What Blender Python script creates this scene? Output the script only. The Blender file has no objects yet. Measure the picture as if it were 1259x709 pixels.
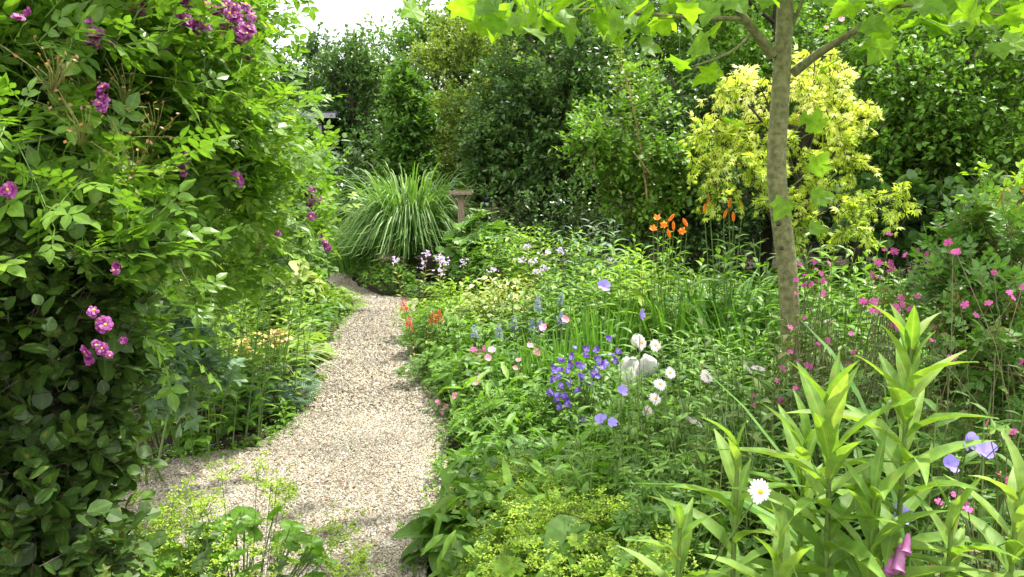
import bpy, math, zlib
import numpy as np
from math import radians as R, pi

# ------------------------------------------------------------------ camera, sky, sun, exposure
H_EYE, PITCH, FPX = 1.55, R(7.9), 1000.0
S = bpy.context.scene
COL = S.collection
cam_data = bpy.data.cameras.new("camera")
cam = bpy.data.objects.new("camera", cam_data)
COL.objects.link(cam)
cam_data.sensor_width = 36.0
cam_data.lens = 36.0 * FPX / 1259.0
cam_data.clip_start, cam_data.clip_end = 0.05, 2000.0
cam.location = (0, 0, H_EYE)
cam.rotation_euler = (pi / 2 - PITCH, 0, 0)
S.camera = cam

SUN_EL, SUN_AZ = R(66), R(52)          # azimuth clockwise from +Y; negative = to the left
world = bpy.data.worlds.new("World")
S.world = world
world.use_nodes = True
wt = world.node_tree
for n in list(wt.nodes):
    wt.nodes.remove(n)
wo = wt.nodes.new("ShaderNodeOutputWorld")
bg = wt.nodes.new("ShaderNodeBackground")
sky = wt.nodes.new("ShaderNodeTexSky")
sky.sky_type = 'NISHITA'
sky.sun_disc = False
sky.sun_elevation = SUN_EL
sky.sun_rotation = SUN_AZ
sky.dust_density = 2.0
sky.air_density = 1.0
tc = wt.nodes.new("ShaderNodeTexCoord")
cn = wt.nodes.new("ShaderNodeTexNoise")
cn.inputs["Scale"].default_value = 2.2
cn.inputs["Detail"].default_value = 6
cr = wt.nodes.new("ShaderNodeMapRange")
cr.inputs["From Min"].default_value = 0.32
cr.inputs["From Max"].default_value = 0.58
cr.inputs["To Min"].default_value = 0.35
cr.inputs["To Max"].default_value = 1.0
cm = wt.nodes.new("ShaderNodeMix")
cm.data_type = 'RGBA'
cm.inputs[7].default_value = (11.2, 11.0, 10.6, 1)      # thin bright cloud
wt.links.new(tc.outputs["Generated"], cn.inputs["Vector"])
wt.links.new(cn.outputs["Fac"], cr.inputs["Value"])
wt.links.new(cr.outputs["Result"], cm.inputs[0])
wt.links.new(sky.outputs["Color"], cm.inputs[6])
wt.links.new(cm.outputs[2], bg.inputs["Color"])
bg.inputs["Strength"].default_value = 0.12
wt.links.new(bg.outputs[0], wo.inputs["Surface"])

sun_data = bpy.data.lights.new("sun", 'SUN')
sun_data.energy = 4.3
sun_data.angle = R(2.0)
sun_data.color = (1.0, 0.95, 0.86)
sun = bpy.data.objects.new("sun", sun_data)
COL.objects.link(sun)
sun.location = (0, 0, 12)
sun.rotation_euler = (pi / 2 - SUN_EL, 0, pi - SUN_AZ)

S.view_settings.view_transform = 'Standard'
S.view_settings.look = 'None'
S.view_settings.gamma = 1.0
S.view_settings.exposure = 1.18
S.view_settings.use_curve_mapping = False
S.render.engine = 'CYCLES'
S.cycles.max_bounces = 7
S.cycles.diffuse_bounces = 3
S.cycles.glossy_bounces = 2
S.cycles.transmission_bounces = 5
S.cycles.use_denoising = True

# ------------------------------------------------------------------ pixel <-> place
CP, SP = math.cos(PITCH), math.sin(PITCH)


def ray(px, py):
    u, v = (px - 629.5) / FPX, (py - 354.5) / FPX
    return np.array([u, CP - v * SP, -SP - v * CP])


def at(px, py, D):
    d = ray(px, py)
    return np.array([0, 0, H_EYE]) + d * (D / d[1])


def gnd(px, py, z=0.0):
    d = ray(px, py)
    return np.array([0, 0, H_EYE]) + d * ((z - H_EYE) / d[2])


def base(px, py, D):
    """foot of a plant whose top shows at (px, py) at distance D; and its height"""
    p = at(px, py, D)
    return np.array([p[0], p[1], 0.0]), p[2]


# ------------------------------------------------------------------ materials
MATS = {}


def node_mat(name):
    m = bpy.data.materials.new(name)
    m.use_nodes = True
    m.node_tree.nodes.clear()
    return m, m.node_tree


def leaf_mat(name, a, b, c=None, trans=0.35, rough=0.44, spec=0.42, vein=0.0, stripes=0.0, spots=0.0, tint=(1.25, 1.3, 0.55)):
    """a..b(..c): colours over the per-leaf 'var' attribute"""
    if name in MATS:
        return MATS[name]
    a, b, c = [(q[0] * 1.1 + .004 * (q[1] > q[0]), q[1], q[2] * 1.1 + .002) if q else q for q in (a, b, c)]
    m, t = node_mat(name)
    N, L = t.nodes.new, t.links.new
    out = N("ShaderNodeOutputMaterial")
    at_ = N("ShaderNodeAttribute"); at_.attribute_name = "var"
    ramp = N("ShaderNodeValToRGB")
    ramp.color_ramp.elements[0].color = (*a, 1)
    ramp.color_ramp.elements[1].color = (*b, 1)
    if c:
        ramp.color_ramp.elements[1].position = 0.72
        e = ramp.color_ramp.elements.new(1.0); e.color = (*c, 1)
    L(at_.outputs["Fac"], ramp.inputs[0])
    tex = N("ShaderNodeTexCoord"); nz = N("ShaderNodeTexNoise")
    nz.inputs["Scale"].default_value = 35.0; nz.inputs["Detail"].default_value = 2
    L(tex.outputs["Object"], nz.inputs["Vector"])
    mr = N("ShaderNodeMapRange"); mr.inputs["To Min"].default_value = 0.75; mr.inputs["To Max"].default_value = 1.25
    mr.inputs["From Min"].default_value = 0.3; mr.inputs["From Max"].default_value = 0.7
    L(nz.outputs["Fac"], mr.inputs["Value"])
    mul = N("ShaderNodeVectorMath"); mul.operation = 'SCALE'
    L(ramp.outputs[0], mul.inputs[0]); L(mr.outputs[0], mul.inputs["Scale"])
    col = mul.outputs[0]
    if vein > 0:
        ma = N("ShaderNodeAttribute"); ma.attribute_name = "mid"
        pw = N("ShaderNodeMath"); pw.operation = 'POWER'; pw.inputs[1].default_value = 7.0
        L(ma.outputs["Fac"], pw.inputs[0])
        wv = N("ShaderNodeMath"); wv.operation = 'MULTIPLY'; wv.inputs[1].default_value = vein
        L(pw.outputs[0], wv.inputs[0])
        mx = N("ShaderNodeMix"); mx.data_type = 'RGBA'
        mx.inputs[7].default_value = (min(1, b[0] * 2.2), min(1, b[1] * 1.7), b[2] * 2.2, 1)
        L(wv.outputs[0], mx.inputs[0]); L(col, mx.inputs[6])
        col = mx.outputs[2]
    if spots > 0:
        n2 = N("ShaderNodeTexNoise"); n2.inputs["Scale"].default_value = 48.0; n2.inputs["Detail"].default_value = 4
        L(tex.outputs["Object"], n2.inputs["Vector"])
        q2 = N("ShaderNodeMapRange"); q2.inputs["From Min"].default_value = .60; q2.inputs["From Max"].default_value = .68
        q2.inputs["To Max"].default_value = spots
        L(n2.outputs["Fac"], q2.inputs["Value"])
        mx2 = N("ShaderNodeMix"); mx2.data_type = 'RGBA'; mx2.inputs[7].default_value = (.30, .26, .07, 1)
        L(q2.outputs[0], mx2.inputs[0]); L(col, mx2.inputs[6])
        col = mx2.outputs[2]
    if stripes > 0:
        sa = N("ShaderNodeAttribute"); sa.attribute_name = "mid"
        m1 = N("ShaderNodeMath"); m1.operation = 'MULTIPLY'; m1.inputs[1].default_value = 40.0
        m2 = N("ShaderNodeMath"); m2.operation = 'SINE'
        m3 = N("ShaderNodeMath"); m3.operation = 'MULTIPLY_ADD'; m3.inputs[1].default_value = stripes; m3.inputs[2].default_value = 1.0
        L(sa.outputs["Fac"], m1.inputs[0]); L(m1.outputs[0], m2.inputs[0]); L(m2.outputs[0], m3.inputs[0])
        sv = N("ShaderNodeVectorMath"); sv.operation = 'SCALE'
        L(col, sv.inputs[0]); L(m3.outputs[0], sv.inputs["Scale"])
        col = sv.outputs[0]
    p = N("ShaderNodeBsdfPrincipled")
    p.inputs["Roughness"].default_value = rough
    p.inputs["Specular IOR Level"].default_value = spec
    L(col, p.inputs["Base Color"])
    tr = N("ShaderNodeBsdfTranslucent")
    tm = N("ShaderNodeVectorMath"); tm.operation = 'MULTIPLY'; tm.inputs[1].default_value = tint
    L(col, tm.inputs[0]); L(tm.outputs[0], tr.inputs["Color"])
    ms = N("ShaderNodeMixShader"); ms.inputs[0].default_value = trans
    L(p.outputs[0], ms.inputs[1]); L(tr.outputs[0], ms.inputs[2])
    L(ms.outputs[0], out.inputs["Surface"])
    MATS[name] = m
    return m


def solid_mat(name, a, b, scale=20.0, rough=0.8, bump=0.3, stretch=(1, 1, 1), detail=5, spec=0.3):
    if name in MATS:
        return MATS[name]
    m, t = node_mat(name)
    N, L = t.nodes.new, t.links.new
    out = N("ShaderNodeOutputMaterial"); p = N("ShaderNodeBsdfPrincipled")
    tex = N("ShaderNodeTexCoord"); mp = N("ShaderNodeMapping"); nz = N("ShaderNodeTexNoise")
    mp.inputs["Scale"].default_value = stretch
    nz.inputs["Scale"].default_value = scale; nz.inputs["Detail"].default_value = detail
    L(tex.outputs["Object"], mp.inputs[0]); L(mp.outputs[0], nz.inputs["Vector"])
    ramp = N("ShaderNodeValToRGB")
    ramp.color_ramp.elements[0].position = 0.35; ramp.color_ramp.elements[1].position = 0.65
    ramp.color_ramp.elements[0].color = (*a, 1); ramp.color_ramp.elements[1].color = (*b, 1)
    L(nz.outputs["Fac"], ramp.inputs[0]); L(ramp.outputs[0], p.inputs["Base Color"])
    bp = N("ShaderNodeBump"); bp.inputs["Strength"].default_value = bump; bp.inputs["Distance"].default_value = 0.02
    L(nz.outputs["Fac"], bp.inputs["Height"]); L(bp.outputs[0], p.inputs["Normal"])
    p.inputs["Roughness"].default_value = rough
    p.inputs["Specular IOR Level"].default_value = spec
    L(p.outputs[0], out.inputs["Surface"])
    MATS[name] = m
    return m


# ------------------------------------------------------------------ fast mesh building
def seed(s):
    return np.random.default_rng(zlib.crc32(s.encode()))


def unit(v):
    return v / np.maximum(np.linalg.norm(v, axis=-1, keepdims=True), 1e-9)


class MB:
    def __init__(self):
        self.ch = []

    def add(self, v, f, var=None, mid=None):
        v = np.asarray(v, float).reshape(-1, 3); f = np.asarray(f, int)
        if len(f) == 0:
            return
        if var is None:
            var = np.full(len(f), 0.5)
        if mid is None:
            mid = np.zeros(len(v))
        self.ch.append((v, f, np.broadcast_to(var, (len(f),)), mid))

    def mesh(self, name, mat, smooth=False):
        V, Lp, St, Va, Mi = [], [], [], [], []
        vo = lo = 0
        for v, f, var, mid in self.ch:
            k = f.shape[1]
            V.append(v); Lp.append((f + vo).ravel()); St.append(lo + np.arange(len(f)) * k)
            Va.append(var); Mi.append(mid)
            vo += len(v); lo += f.size
        me = bpy.data.meshes.new(name)
        V = np.concatenate(V).astype(np.float32); Lp = np.concatenate(Lp).astype(np.int32)
        St = np.concatenate(St).astype(np.int32)
        me.vertices.add(len(V)); me.vertices.foreach_set("co", V.ravel())
        me.loops.add(len(Lp)); me.loops.foreach_set("vertex_index", Lp)
        me.polygons.add(len(St)); me.polygons.foreach_set("loop_start", St)
        me.update(calc_edges=True)
        a = me.attributes.new("var", 'FLOAT', 'FACE'); a.data.foreach_set("value", np.concatenate(Va).astype(np.float32))
        a = me.attributes.new("mid", 'FLOAT', 'POINT'); a.data.foreach_set("value", np.concatenate(Mi).astype(np.float32))
        me.polygons.foreach_set("use_smooth", np.full(len(St), smooth, dtype=bool))
        me.materials.append(mat)
        return me

    def build(self, name, mat, parent=None, smooth=False, loc=None, label=None, kind=None):
        o = bpy.data.objects.new(name, self.mesh(name, mat, smooth))
        COL.objects.link(o)
        if parent is not None:
            o.parent = parent
        if loc is not None:
            o.location = loc
        if label:
            o["label"] = label
        if kind:
            o["kind"] = kind
        return o


def thing(name, label, cat, loc, group=None, rz=0.0):
    o = bpy.data.objects.new(name, None)
    o.empty_display_size = 0.1
    COL.objects.link(o)
    o.location = loc
    o.rotation_euler = (0, 0, rz)
    o["label"] = label; o["category"] = cat
    if group:
        o["group"] = group
    return o


# templates: (verts, faces, mid) with y = length, x = width, z = upper side
def T_leaf(ts, ws, fold=0.18, curl=0.15, wave=0.0):
    v, f, m = [], [], []
    for i, (t, w) in enumerate(zip(ts, ws)):
        z = -curl * t * t
        wz = wave * math.sin(i * 2.4)
        v += [(-w, t, z + fold * w + wz), (0, t, z), (w, t, z + fold * w - wz)]
        m += [0, 1, 0]
    for i in range(len(ts) - 1):
        a = 3 * i
        f += [(a, a + 1, a + 4, a + 3), (a + 1, a + 2, a + 5, a + 4)]
    return np.array(v), np.array(f), np.array(m, float)


def T_merge(parts):
    """parts: list of (template, scale, angle, offset(x,y,z))"""
    V, F, M = [], [], []
    o = 0
    for (v, f, m), s, a, off in parts:
        c, q = math.cos(a), math.sin(a)
        w = v * s
        V.append(np.stack([c * w[:, 0] + q * w[:, 1], -q * w[:, 0] + c * w[:, 1], w[:, 2]], 1) + np.array(off))
        F.append(f + o); M.append(m); o += len(v)
    return np.concatenate(V), np.concatenate(F), np.concatenate(M)


def T_fan(outline, zc=0.0, zs=None):
    """centre + closed outline -> triangles"""
    n = len(outline)
    v = [(0, 0.42, zc)] + [(x, y, (zs[i] if zs else 0)) for i, (x, y) in enumerate(outline)]
    f = [(0, 1 + i, 1 + (i + 1) % n) for i in range(n)]
    return np.array(v, float), np.array(f), np.array([0.6] + [0] * n, float)


FAR = (np.array([(0, 0, 0), (-.32, .45, .07), (0, 1, -.1), (.32, .45, .07)], float),
       np.array([(0, 2, 1), (0, 3, 2)]), np.array([1, 0, 1, 0.]))
OVAL = T_leaf([0, .28, .6, 1], [.03, .27, .27, .01])
OVALR = T_leaf([0, .2, .5, .8, 1], [.08, .36, .45, .3, .04], 0.12, .1)
LANCE = T_leaf([0, .3, .65, 1], [.03, .13, .11, .006], .25, .3)
LANCEB = T_leaf([0, .12, .3, .5, .7, .87, 1], [.03, .09, .135, .135, .105, .055, .004], .35, .28)
NEEDLE = T_leaf([0, .5, 1], [.02, .05, .004], .2, .1)
ROSE5 = T_merge([(OVAL, .42, 0, (0, .6, 0)), (OVAL, .36, 1.15, (.0, .5, 0)), (OVAL, .36, -1.15, (0, .5, 0)),
                 (OVAL, .28, 1.25, (0, .25, 0)), (OVAL, .28, -1.25, (0, .25, 0)), (NEEDLE, .62, 0, (0, 0, 0))])
PINN = T_merge([(OVAL, .3, 0, (0, .75, 0))] + [(OVAL, .27, s * 1.1, (0, y, -.1 * y)) for y in (.2, .38, .56, .72) for s in (1, -1)])
TRI3 = T_merge([(OVALR, .5, 0, (0, .42, 0)), (OVALR, .42, 1.2, (0, .4, 0)), (OVALR, .42, -1.2, (0, .4, 0)), (NEEDLE, .45, 0, (0, 0, 0))])


def lobed(n, inner, notch=None, spread=2.45, tip=1.0, side=.62):
    pts = [(0, 0)]
    for i in range(n):
        a = -spread + 2 * spread * i / (n - 1)
        r = (side + (tip - side) * math.cos(a / 2.6) ** 2) * .58
        w = spread / (n - 1)
        pts.append((math.sin(a - w * .45) * r * (inner + .18), .42 + math.cos(a - w * .45) * r * (inner + .18)))
        pts.append((math.sin(a) * r, .42 + math.cos(a) * r))
        pts.append((math.sin(a + w * .45) * r * (inner + .18), .42 + math.cos(a + w * .45) * r * (inner + .18)))
        if i < n - 1:
            pts.append((math.sin(a + w) * r * inner, .42 + math.cos(a + w) * r * inner))
    return T_fan(pts, -.03, [0] + [(.05 if k % 2 else -.02) for k in range(len(pts) - 1)])


_h = [(.14, -.03), (.42, .03), (.37, .25), (.54, .56), (.28, .56), (.21, .78)]
TULIP = T_fan([(0, 0)] + _h + [(0, 1.02)] + [(-x, y) for x, y in _h[::-1]], -.02, [0, 0, .05, .0, .06, -.02, .02, -.08, .02, -.02, .06, .0, .05, 0])
MAPLE = lobed(7, .4, spread=2.4)
GERAN = lobed(5, .28, spread=2.5, side=.8)
ROUND = lobed(7, .86, spread=2.7, side=.95)
HOSTA = T_leaf([0, .15, .4, .7, .9, 1], [.1, .32, .4, .28, .12, .01], .3, .35)
PALM_JP = T_merge([(T_leaf([0, .45, 1], [.03, .13, .004], .2, .25), s, a, (0, .1, 0)) for a, s in
                   ((0, .95), (.55, .85), (-.55, .85), (1.15, .65), (-1.15, .65))])
FERN = T_merge([(NEEDLE, .95, 0, (0, 0, 0))] + [(LANCE, .36 * (1.15 - y), s * 1.15, (0, y, -.15 * y * y)) for y in
               (.12, .25, .38, .5, .62, .74, .85) for s in (1, -1)])


def place(mb, T, P, Y, Nn, s, var, bend=0.0, wid=1.0):
    v, f, m = T
    P = np.asarray(P, float); n = len(P)
    if n == 0:
        return
    Y = unit(np.asarray(Y, float)); x = unit(np.cross(Y, Nn)); z = np.cross(x, Y)
    s = np.broadcast_to(np.asarray(s, float), (n,))[:, None, None]
    wid = np.broadcast_to(np.asarray(wid, float), (n,))[:, None, None]
    V = P[:, None] + s * (v[None, :, 0:1] * wid * x[:, None] + v[None, :, 1:2] * Y[:, None] + v[None, :, 2:3] * z[:, None])
    if np.any(np.asarray(bend) != 0):
        b = np.broadcast_to(np.asarray(bend, float), (n,))[:, None]
        V[:, :, 2] -= b * s[:, :, 0] * v[None, :, 1] ** 2
    nf = len(f)
    F = (f[None] + (np.arange(n) * len(v))[:, None, None]).reshape(-1, f.shape[1])
    mb.add(V.reshape(-1, 3), F, np.repeat(np.broadcast_to(var, (n,)), nf), np.tile(m, n))


def tubes(mb, paths, rad, sides=4, var=0.5):
    paths = np.asarray(paths, float); n, k, _ = paths.shape
    if n == 0:
        return
    rad = np.broadcast_to(np.asarray(rad, float), (n, k))
    tg = unit(np.gradient(paths, axis=1))
    ref = np.array([.31, .17, .93]); ref2 = np.array([.93, -.3, .1])
    mean = unit(tg.mean(1))
    use = (np.abs(mean @ ref) > .93)[:, None, None]
    rf = np.where(use, ref2, ref)
    x = unit(np.cross(tg, rf)); y = np.cross(tg, x)
    a = np.arange(sides) * 2 * pi / sides
    V = paths[:, :, None] + rad[:, :, None, None] * (np.cos(a)[:, None] * x[:, :, None] + np.sin(a)[:, None] * y[:, :, None])
    i = np.arange(k - 1)[:, None]; j = np.arange(sides)[None]
    f = np.stack([i * sides + j, i * sides + (j + 1) % sides, (i + 1) * sides + (j + 1) % sides, (i + 1) * sides + j], -1).reshape(-1, 4)
    F = (f[None] + (np.arange(n) * k * sides)[:, None, None]).reshape(-1, 4)
    mb.add(V.reshape(-1, 3), F, np.repeat(np.broadcast_to(var, (n,)), len(f)))


def tube(mb, pts, rad, sides=8, var=.5, sub=1):
    pts = np.asarray(pts, float); rad = np.asarray(rad, float)
    if sub > 1:
        t = np.linspace(0, len(pts) - 1, (len(pts) - 1) * sub + 1); i = np.arange(len(pts))
        # smooth interpolation
        q = np.stack([np.interp(t, i, pts[:, c]) for c in range(3)], 1)
        for _ in range(sub):
            q[1:-1] = (q[:-2] + 2 * q[1:-1] + q[2:]) / 4
        pts = q; rad = np.interp(t, i, rad)
    tubes(mb, pts[None], rad[None], sides, var)


def ribbons(mb, paths, wid, side, var, fold=.25):
    paths = np.asarray(paths, float); n, k, _ = paths.shape
    side = unit(side)[:, None]
    tg = unit(np.gradient(paths, axis=1)); nr = unit(np.cross(np.broadcast_to(side, tg.shape), tg))
    w = wid[:, :, None]
    V = np.stack([paths - side * w + nr * w * fold, paths, paths + side * w + nr * w * fold], 2)
    i = np.arange(k - 1)
    f = np.concatenate([np.stack([3 * i, 3 * i + 1, 3 * i + 4, 3 * i + 3], 1), np.stack([3 * i + 1, 3 * i + 2, 3 * i + 5, 3 * i + 4], 1)])
    F = (f[None] + (np.arange(n) * k * 3)[:, None, None]).reshape(-1, 4)
    mb.add(V.reshape(-1, 3), F, np.repeat(np.broadcast_to(var, (n,)), len(f)), np.tile([0, 1, 0.], n * k))


def arcs(P, d, L, droop, k=6):
    """paths from P along d (unit), length L, sagging; (N,k,3)"""
    t = np.linspace(0, 1, k)[None, :, None]
    L = np.broadcast_to(np.asarray(L, float), (len(P),))[:, None, None]
    dr = np.broadcast_to(np.asarray(droop, float), (len(P),))[:, None, None]
    q = P[:, None] + d[:, None] * L * t
    q[:, :, 2:3] -= dr * L * t ** 2
    return q


def rdir(r, n):
    return unit(r.normal(size=(n, 3)))


def on_shoots(mb, r, P, d, L, nl, T, size, droop=.25, ang=.9, var=None, up=1.0, sag=.15, svar=.3, wood=None, wr=.002, tpow=.8):
    """leaves set alternately along shoots"""
    n = len(P)
    L = np.broadcast_to(np.asarray(L, float), (n,))
    t = (np.arange(nl) + r.random((n, nl))) / nl
    t = t ** tpow
    q = P[:, None] + d[:, None] * (L[:, None] * t)[..., None]
    q[..., 2] -= sag * L[:, None] * t ** 2
    a1 = unit(np.cross(d, np.array([.2, .1, 1.]) + 0 * d)); a2 = np.cross(d, a1)
    phi = (np.arange(nl) * 2.4)[None] + r.random((n, 1)) * 6.28 + r.normal(size=(n, nl)) * .4
    lat = a1[:, None] * np.cos(phi)[..., None] + a2[:, None] * np.sin(phi)[..., None]
    aa = ang * (1.15 - .6 * t)[..., None]
    yd = d[:, None] * np.cos(aa) + lat * np.sin(aa)
    yd[..., 2] -= droop * r.random((n, nl))
    nn = np.array([0, 0, up]) + d[:, None] * .3 + r.normal(size=(n, nl, 3)) * .38
    if var is None:
        var = r.random(n)
    v = np.clip(var[:, None] * .6 + r.random((n, nl)) * .25 + .25 * t - .05, 0, 1)
    sz = size * (1 + svar * (r.random((n, nl)) * 2 - 1)) * (1.1 - .35 * t)
    place(mb, T, q.reshape(-1, 3), yd.reshape(-1, 3), nn.reshape(-1, 3), sz.ravel(), v.ravel())
    if wood is not None:
        tt = arcs(P, d, L, sag, 4)
        tubes(wood, tt, np.linspace(1, .35, 4)[None] * wr, 3)


def shell_pts(r, n, rad, lumps=7, amp=.28, depth=.3, zmin=-9, flat=None):
    """points on a lumpy ellipsoid shell (centre origin) + outward dirs"""
    c = rdir(r, lumps); am = amp * (r.random(lumps) * 1.6 - .5)
    u = rdir(r, int(n * 1.6) + 8)
    lf = 1 + (am * np.exp(4 * (u @ c.T - 1))).sum(1)
    dd = 1 - depth * np.abs(r.normal(size=len(u))) * .8
    dd = np.clip(dd, .1, 1.05)
    P = u * np.array(rad) * (lf * dd)[:, None]
    out = unit(u / np.array(rad))
    k = P[:, 2] > zmin
    return P[k][:n], out[k][:n]


def clumped(r, n, rad, nclump, spread, **kw):
    """shoots grouped in clumps round the shell, for light and dark masses and gaps"""
    C, O = shell_pts(r, nclump, rad, **kw)
    i = r.integers(0, len(C), n)
    P = C[i] + r.normal(size=(n, 3)) * spread
    cv = r.random(len(C))
    return P, O[i], np.clip(cv[i] + r.normal(size=n) * .12, 0, 1)


# ------------------------------------------------------------------ leaf colours
G = leaf_mat
m_dark = G("leaf_dark_green", (.03, .085, .018), (.06, .15, .028), (.11, .23, .045), trans=.3, rough=.33)
m_ivy = G("leaf_ivy", (.035, .10, .022), (.08, .19, .035), (.19, .33, .08), trans=.3, rough=.34)
m_mid = G("leaf_mid_green", (.05, .14, .018), (.10, .24, .028), (.18, .35, .05), trans=.38)
m_blue = G("leaf_blue_green", (.05, .12, .055), (.09, .19, .09), (.15, .27, .14), trans=.22, rough=.5)
m_fresh = G("leaf_fresh_green", (.07, .19, .015), (.13, .30, .025), (.2, .40, .045), trans=.42)
m_lime = G("leaf_lime_green", (.12, .26, .02), (.22, .40, .03), (.33, .50, .06), trans=.42)
m_yel = G("leaf_yellow_green", (.13, .24, .03), (.22, .34, .05), (.34, .43, .09), trans=.35)
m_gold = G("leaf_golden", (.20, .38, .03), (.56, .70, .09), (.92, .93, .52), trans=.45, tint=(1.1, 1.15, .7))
m_tulip = G("leaf_young_tree", (.09, .22, .015), (.15, .32, .025), trans=.6, vein=.6, rough=.5, spots=.2, tint=(1.85, 1.75, .5))
m_lily = G("leaf_lily", (.09, .22, .025), (.15, .31, .04), (.24, .40, .09), trans=.42, vein=.45, rough=.52, spec=.3, stripes=.13, spots=.55, tint=(1.35, 1.3, .5))
m_rose = G("leaf_rose", (.05, .14, .016), (.13, .29, .026), (.26, .45, .05), trans=.45, rough=.38, vein=.25, spots=.35)
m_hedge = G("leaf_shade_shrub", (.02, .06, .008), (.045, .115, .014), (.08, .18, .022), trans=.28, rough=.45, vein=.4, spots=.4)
m_bronze = G("leaf_bronze", (.05, .15, .022), (.10, .24, .03), (.30, .13, .04), trans=.35, rough=.4, vein=.3)
m_misc = G("leaf_miscanthus", (.065, .18, .028), (.12, .28, .045), (.34, .48, .22), trans=.35, vein=.9, rough=.4)
m_iris = G("leaf_iris", (.06, .19, .025), (.11, .28, .035), (.17, .36, .05), trans=.35, vein=.2)
m_cream = G("leaf_cream", (.16, .28, .05), (.4, .47, .16), (.7, .68, .4), trans=.35)
m_froth = G("froth_chartreuse", (.20, .38, .02), (.32, .50, .04), (.46, .60, .1), trans=.35)
m_campleaf = G("leaf_campion", (.06, .13, .02), (.12, .22, .035), (.22, .2, .07), trans=.3)
m_campstem = G("stem_campion", (.08, .14, .03), (.14, .13, .05), trans=.1)
m_stem = G("stem_green", (.09, .17, .03), (.14, .24, .05), trans=.1)
m_brownstem = G("stem_brown", (.09, .06, .03), (.17, .10, .05), trans=.0)
m_bark = solid_mat("bark_grey", (.12, .13, .055), (.26, .25, .12), 38, .85, .6, (1, 1, .9))
m_darkbark = solid_mat("bark_dark", (.03, .025, .018), (.08, .065, .045), 18, .9, .6, (1, 1, .2))
P_ = lambda n, a, b, c=None, tr=.35, ro=.5: leaf_mat(n, a, b, c, trans=tr, rough=ro, tint=(1.1, 1.1, 1.1))
p_rose = P_("petal_rose_purple", (.17, .014, .11), (.29, .05, .24), (.55, .32, .56))
p_pink = P_("petal_campion_pink", (.45, .05, .24), (.66, .14, .42))
p_palepink = P_("petal_pale_pink", (.75, .22, .35), (.85, .5, .6))
p_viola = P_("petal_viola", (.12, .05, .42), (.2, .12, .6), (.35, .3, .8))
p_blue = P_("petal_geranium_blue", (.25, .2, .68), (.42, .38, .82))
p_lilac = P_("petal_pale_lilac", (.5, .42, .66), (.72, .62, .8), (.85, .8, .9))
p_steel = P_("petal_steel_blue", (.2, .25, .42), (.36, .4, .6))
p_white = P_("petal_white", (.8, .8, .76), (.86, .86, .84))
p_yel = P_("disc_yellow", (.75, .42, .02), (.85, .6, .05), tr=.1)
p_orange = P_("petal_orange", (.8, .22, .02), (.9, .4, .05), (.9, .5, .15))
p_red = P_("plume_red", (.5, .03, .02), (.7, .09, .05))
p_cream = P_("head_cream", (.72, .62, .2), (.82, .75, .38), tr=.15)
p_indigo = P_("petal_indigo", (.06, .04, .4), (.14, .08, .6))


# ------------------------------------------------------------------ flower meshes (face +Z, radius about 1 unit)
def petals(n, T, s, tilt=.15, var=(.3, .9), r0=.0, rs=None, twist=0, seedn="p"):
    mb = MB(); r = seed(seedn)
    a = np.arange(n) * 2 * pi / n + twist
    Y = np.stack([np.cos(a), np.sin(a), np.full(n, tilt)], 1)
    Nn = np.tile([0, 0, 1.], (n, 1)) + r.normal(size=(n, 3)) * .12
    P = Y * r0
    place(mb, T, P, Y, Nn, s * (1 + .12 * r.normal(size=n)), var[0] + (var[1] - var[0]) * r.random(n))
    return mb


def dome(rad, h, rings=3, seg=10):
    v, f = [], []
    for i in range(rings + 1):
        t = i / rings
        for j in range(seg):
            a = 2 * pi * j / seg
            v.append((rad * math.cos(a) * math.cos(t * 1.45), rad * math.sin(a) * math.cos(t * 1.45), h * math.sin(t * 1.45)))
    for i in range(rings):
        for j in range(seg):
            f.append((i * seg + j, i * seg + (j + 1) % seg, (i + 1) * seg + (j + 1) % seg, (i + 1) * seg + j))
    mb = MB(); mb.add(v, f); return mb


PET_W = T_leaf([0, .3, .7, .95, 1], [.06, .28, .42, .3, .12], .1, -.1)
PET_N = T_leaf([0, .4, .85, 1], [.05, .12, .12, .04], .15, .12)
PET_H = T_merge([(T_leaf([0, .4, .75, 1], [.05, .14, .24, .08], .1, .1), 1, .2, (0, 0, 0)),
                 (T_leaf([0, .4, .75, 1], [.05, .14, .24, .08], .1, .1), 1, -.2, (0, 0, 0))])
f_daisy = petals(19, PET_N, 1.0, .05, seedn="daisy").mesh("daisy_petals", p_white)
c_daisy = dome(.27, .12).mesh("daisy_disc", p_yel, True)
f_campion = petals(5, PET_H, 1.0, .1, seedn="camp").mesh("campion_petals", p_pink)
f_dianthus = petals(6, PET_W, .95, .15, seedn="dian").mesh("dianthus_petals", p_palepink)
f_viola = petals(5, PET_W, 1.0, .1, (.0, 1.), twist=.3, seedn="vio").mesh("viola_petals", p_viola)
c_viola = dome(.16, .1, 2, 6).mesh("viola_eye", p_yel, True)
f_geran = petals(5, PET_W, 1.05, .45, seedn="ger").mesh("geranium_petals", p_blue)
PET_R = T_leaf([0, .3, .65, .9, 1], [.06, .22, .36, .3, .16], -.25, .25, .05)
_rm = petals(9, PET_R, 1.0, .1, (.0, .8), seedn="ros"); _r2 = petals(7, PET_R, .72, .7, (.3, 1.), twist=.4, seedn="ro2")
_rm.ch += _r2.ch
_r3 = petals(6, PET_R, .8, 1.6, (.0, .5), seedn="ro3"); _r3.ch += petals(5, PET_R, .6, 3., (.2, .6), seedn="ro4").ch
f_rose2 = _r3.mesh("rose_cup", p_rose)
_r5 = petals(8, PET_R, .9, -.5, (.6, 1.), seedn="ro5"); _r5.ch += petals(5, PET_R, .6, .3, (.4, 1.), seedn="ro6").ch
f_rose3 = _r5.mesh("rose_faded", p_rose)
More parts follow.
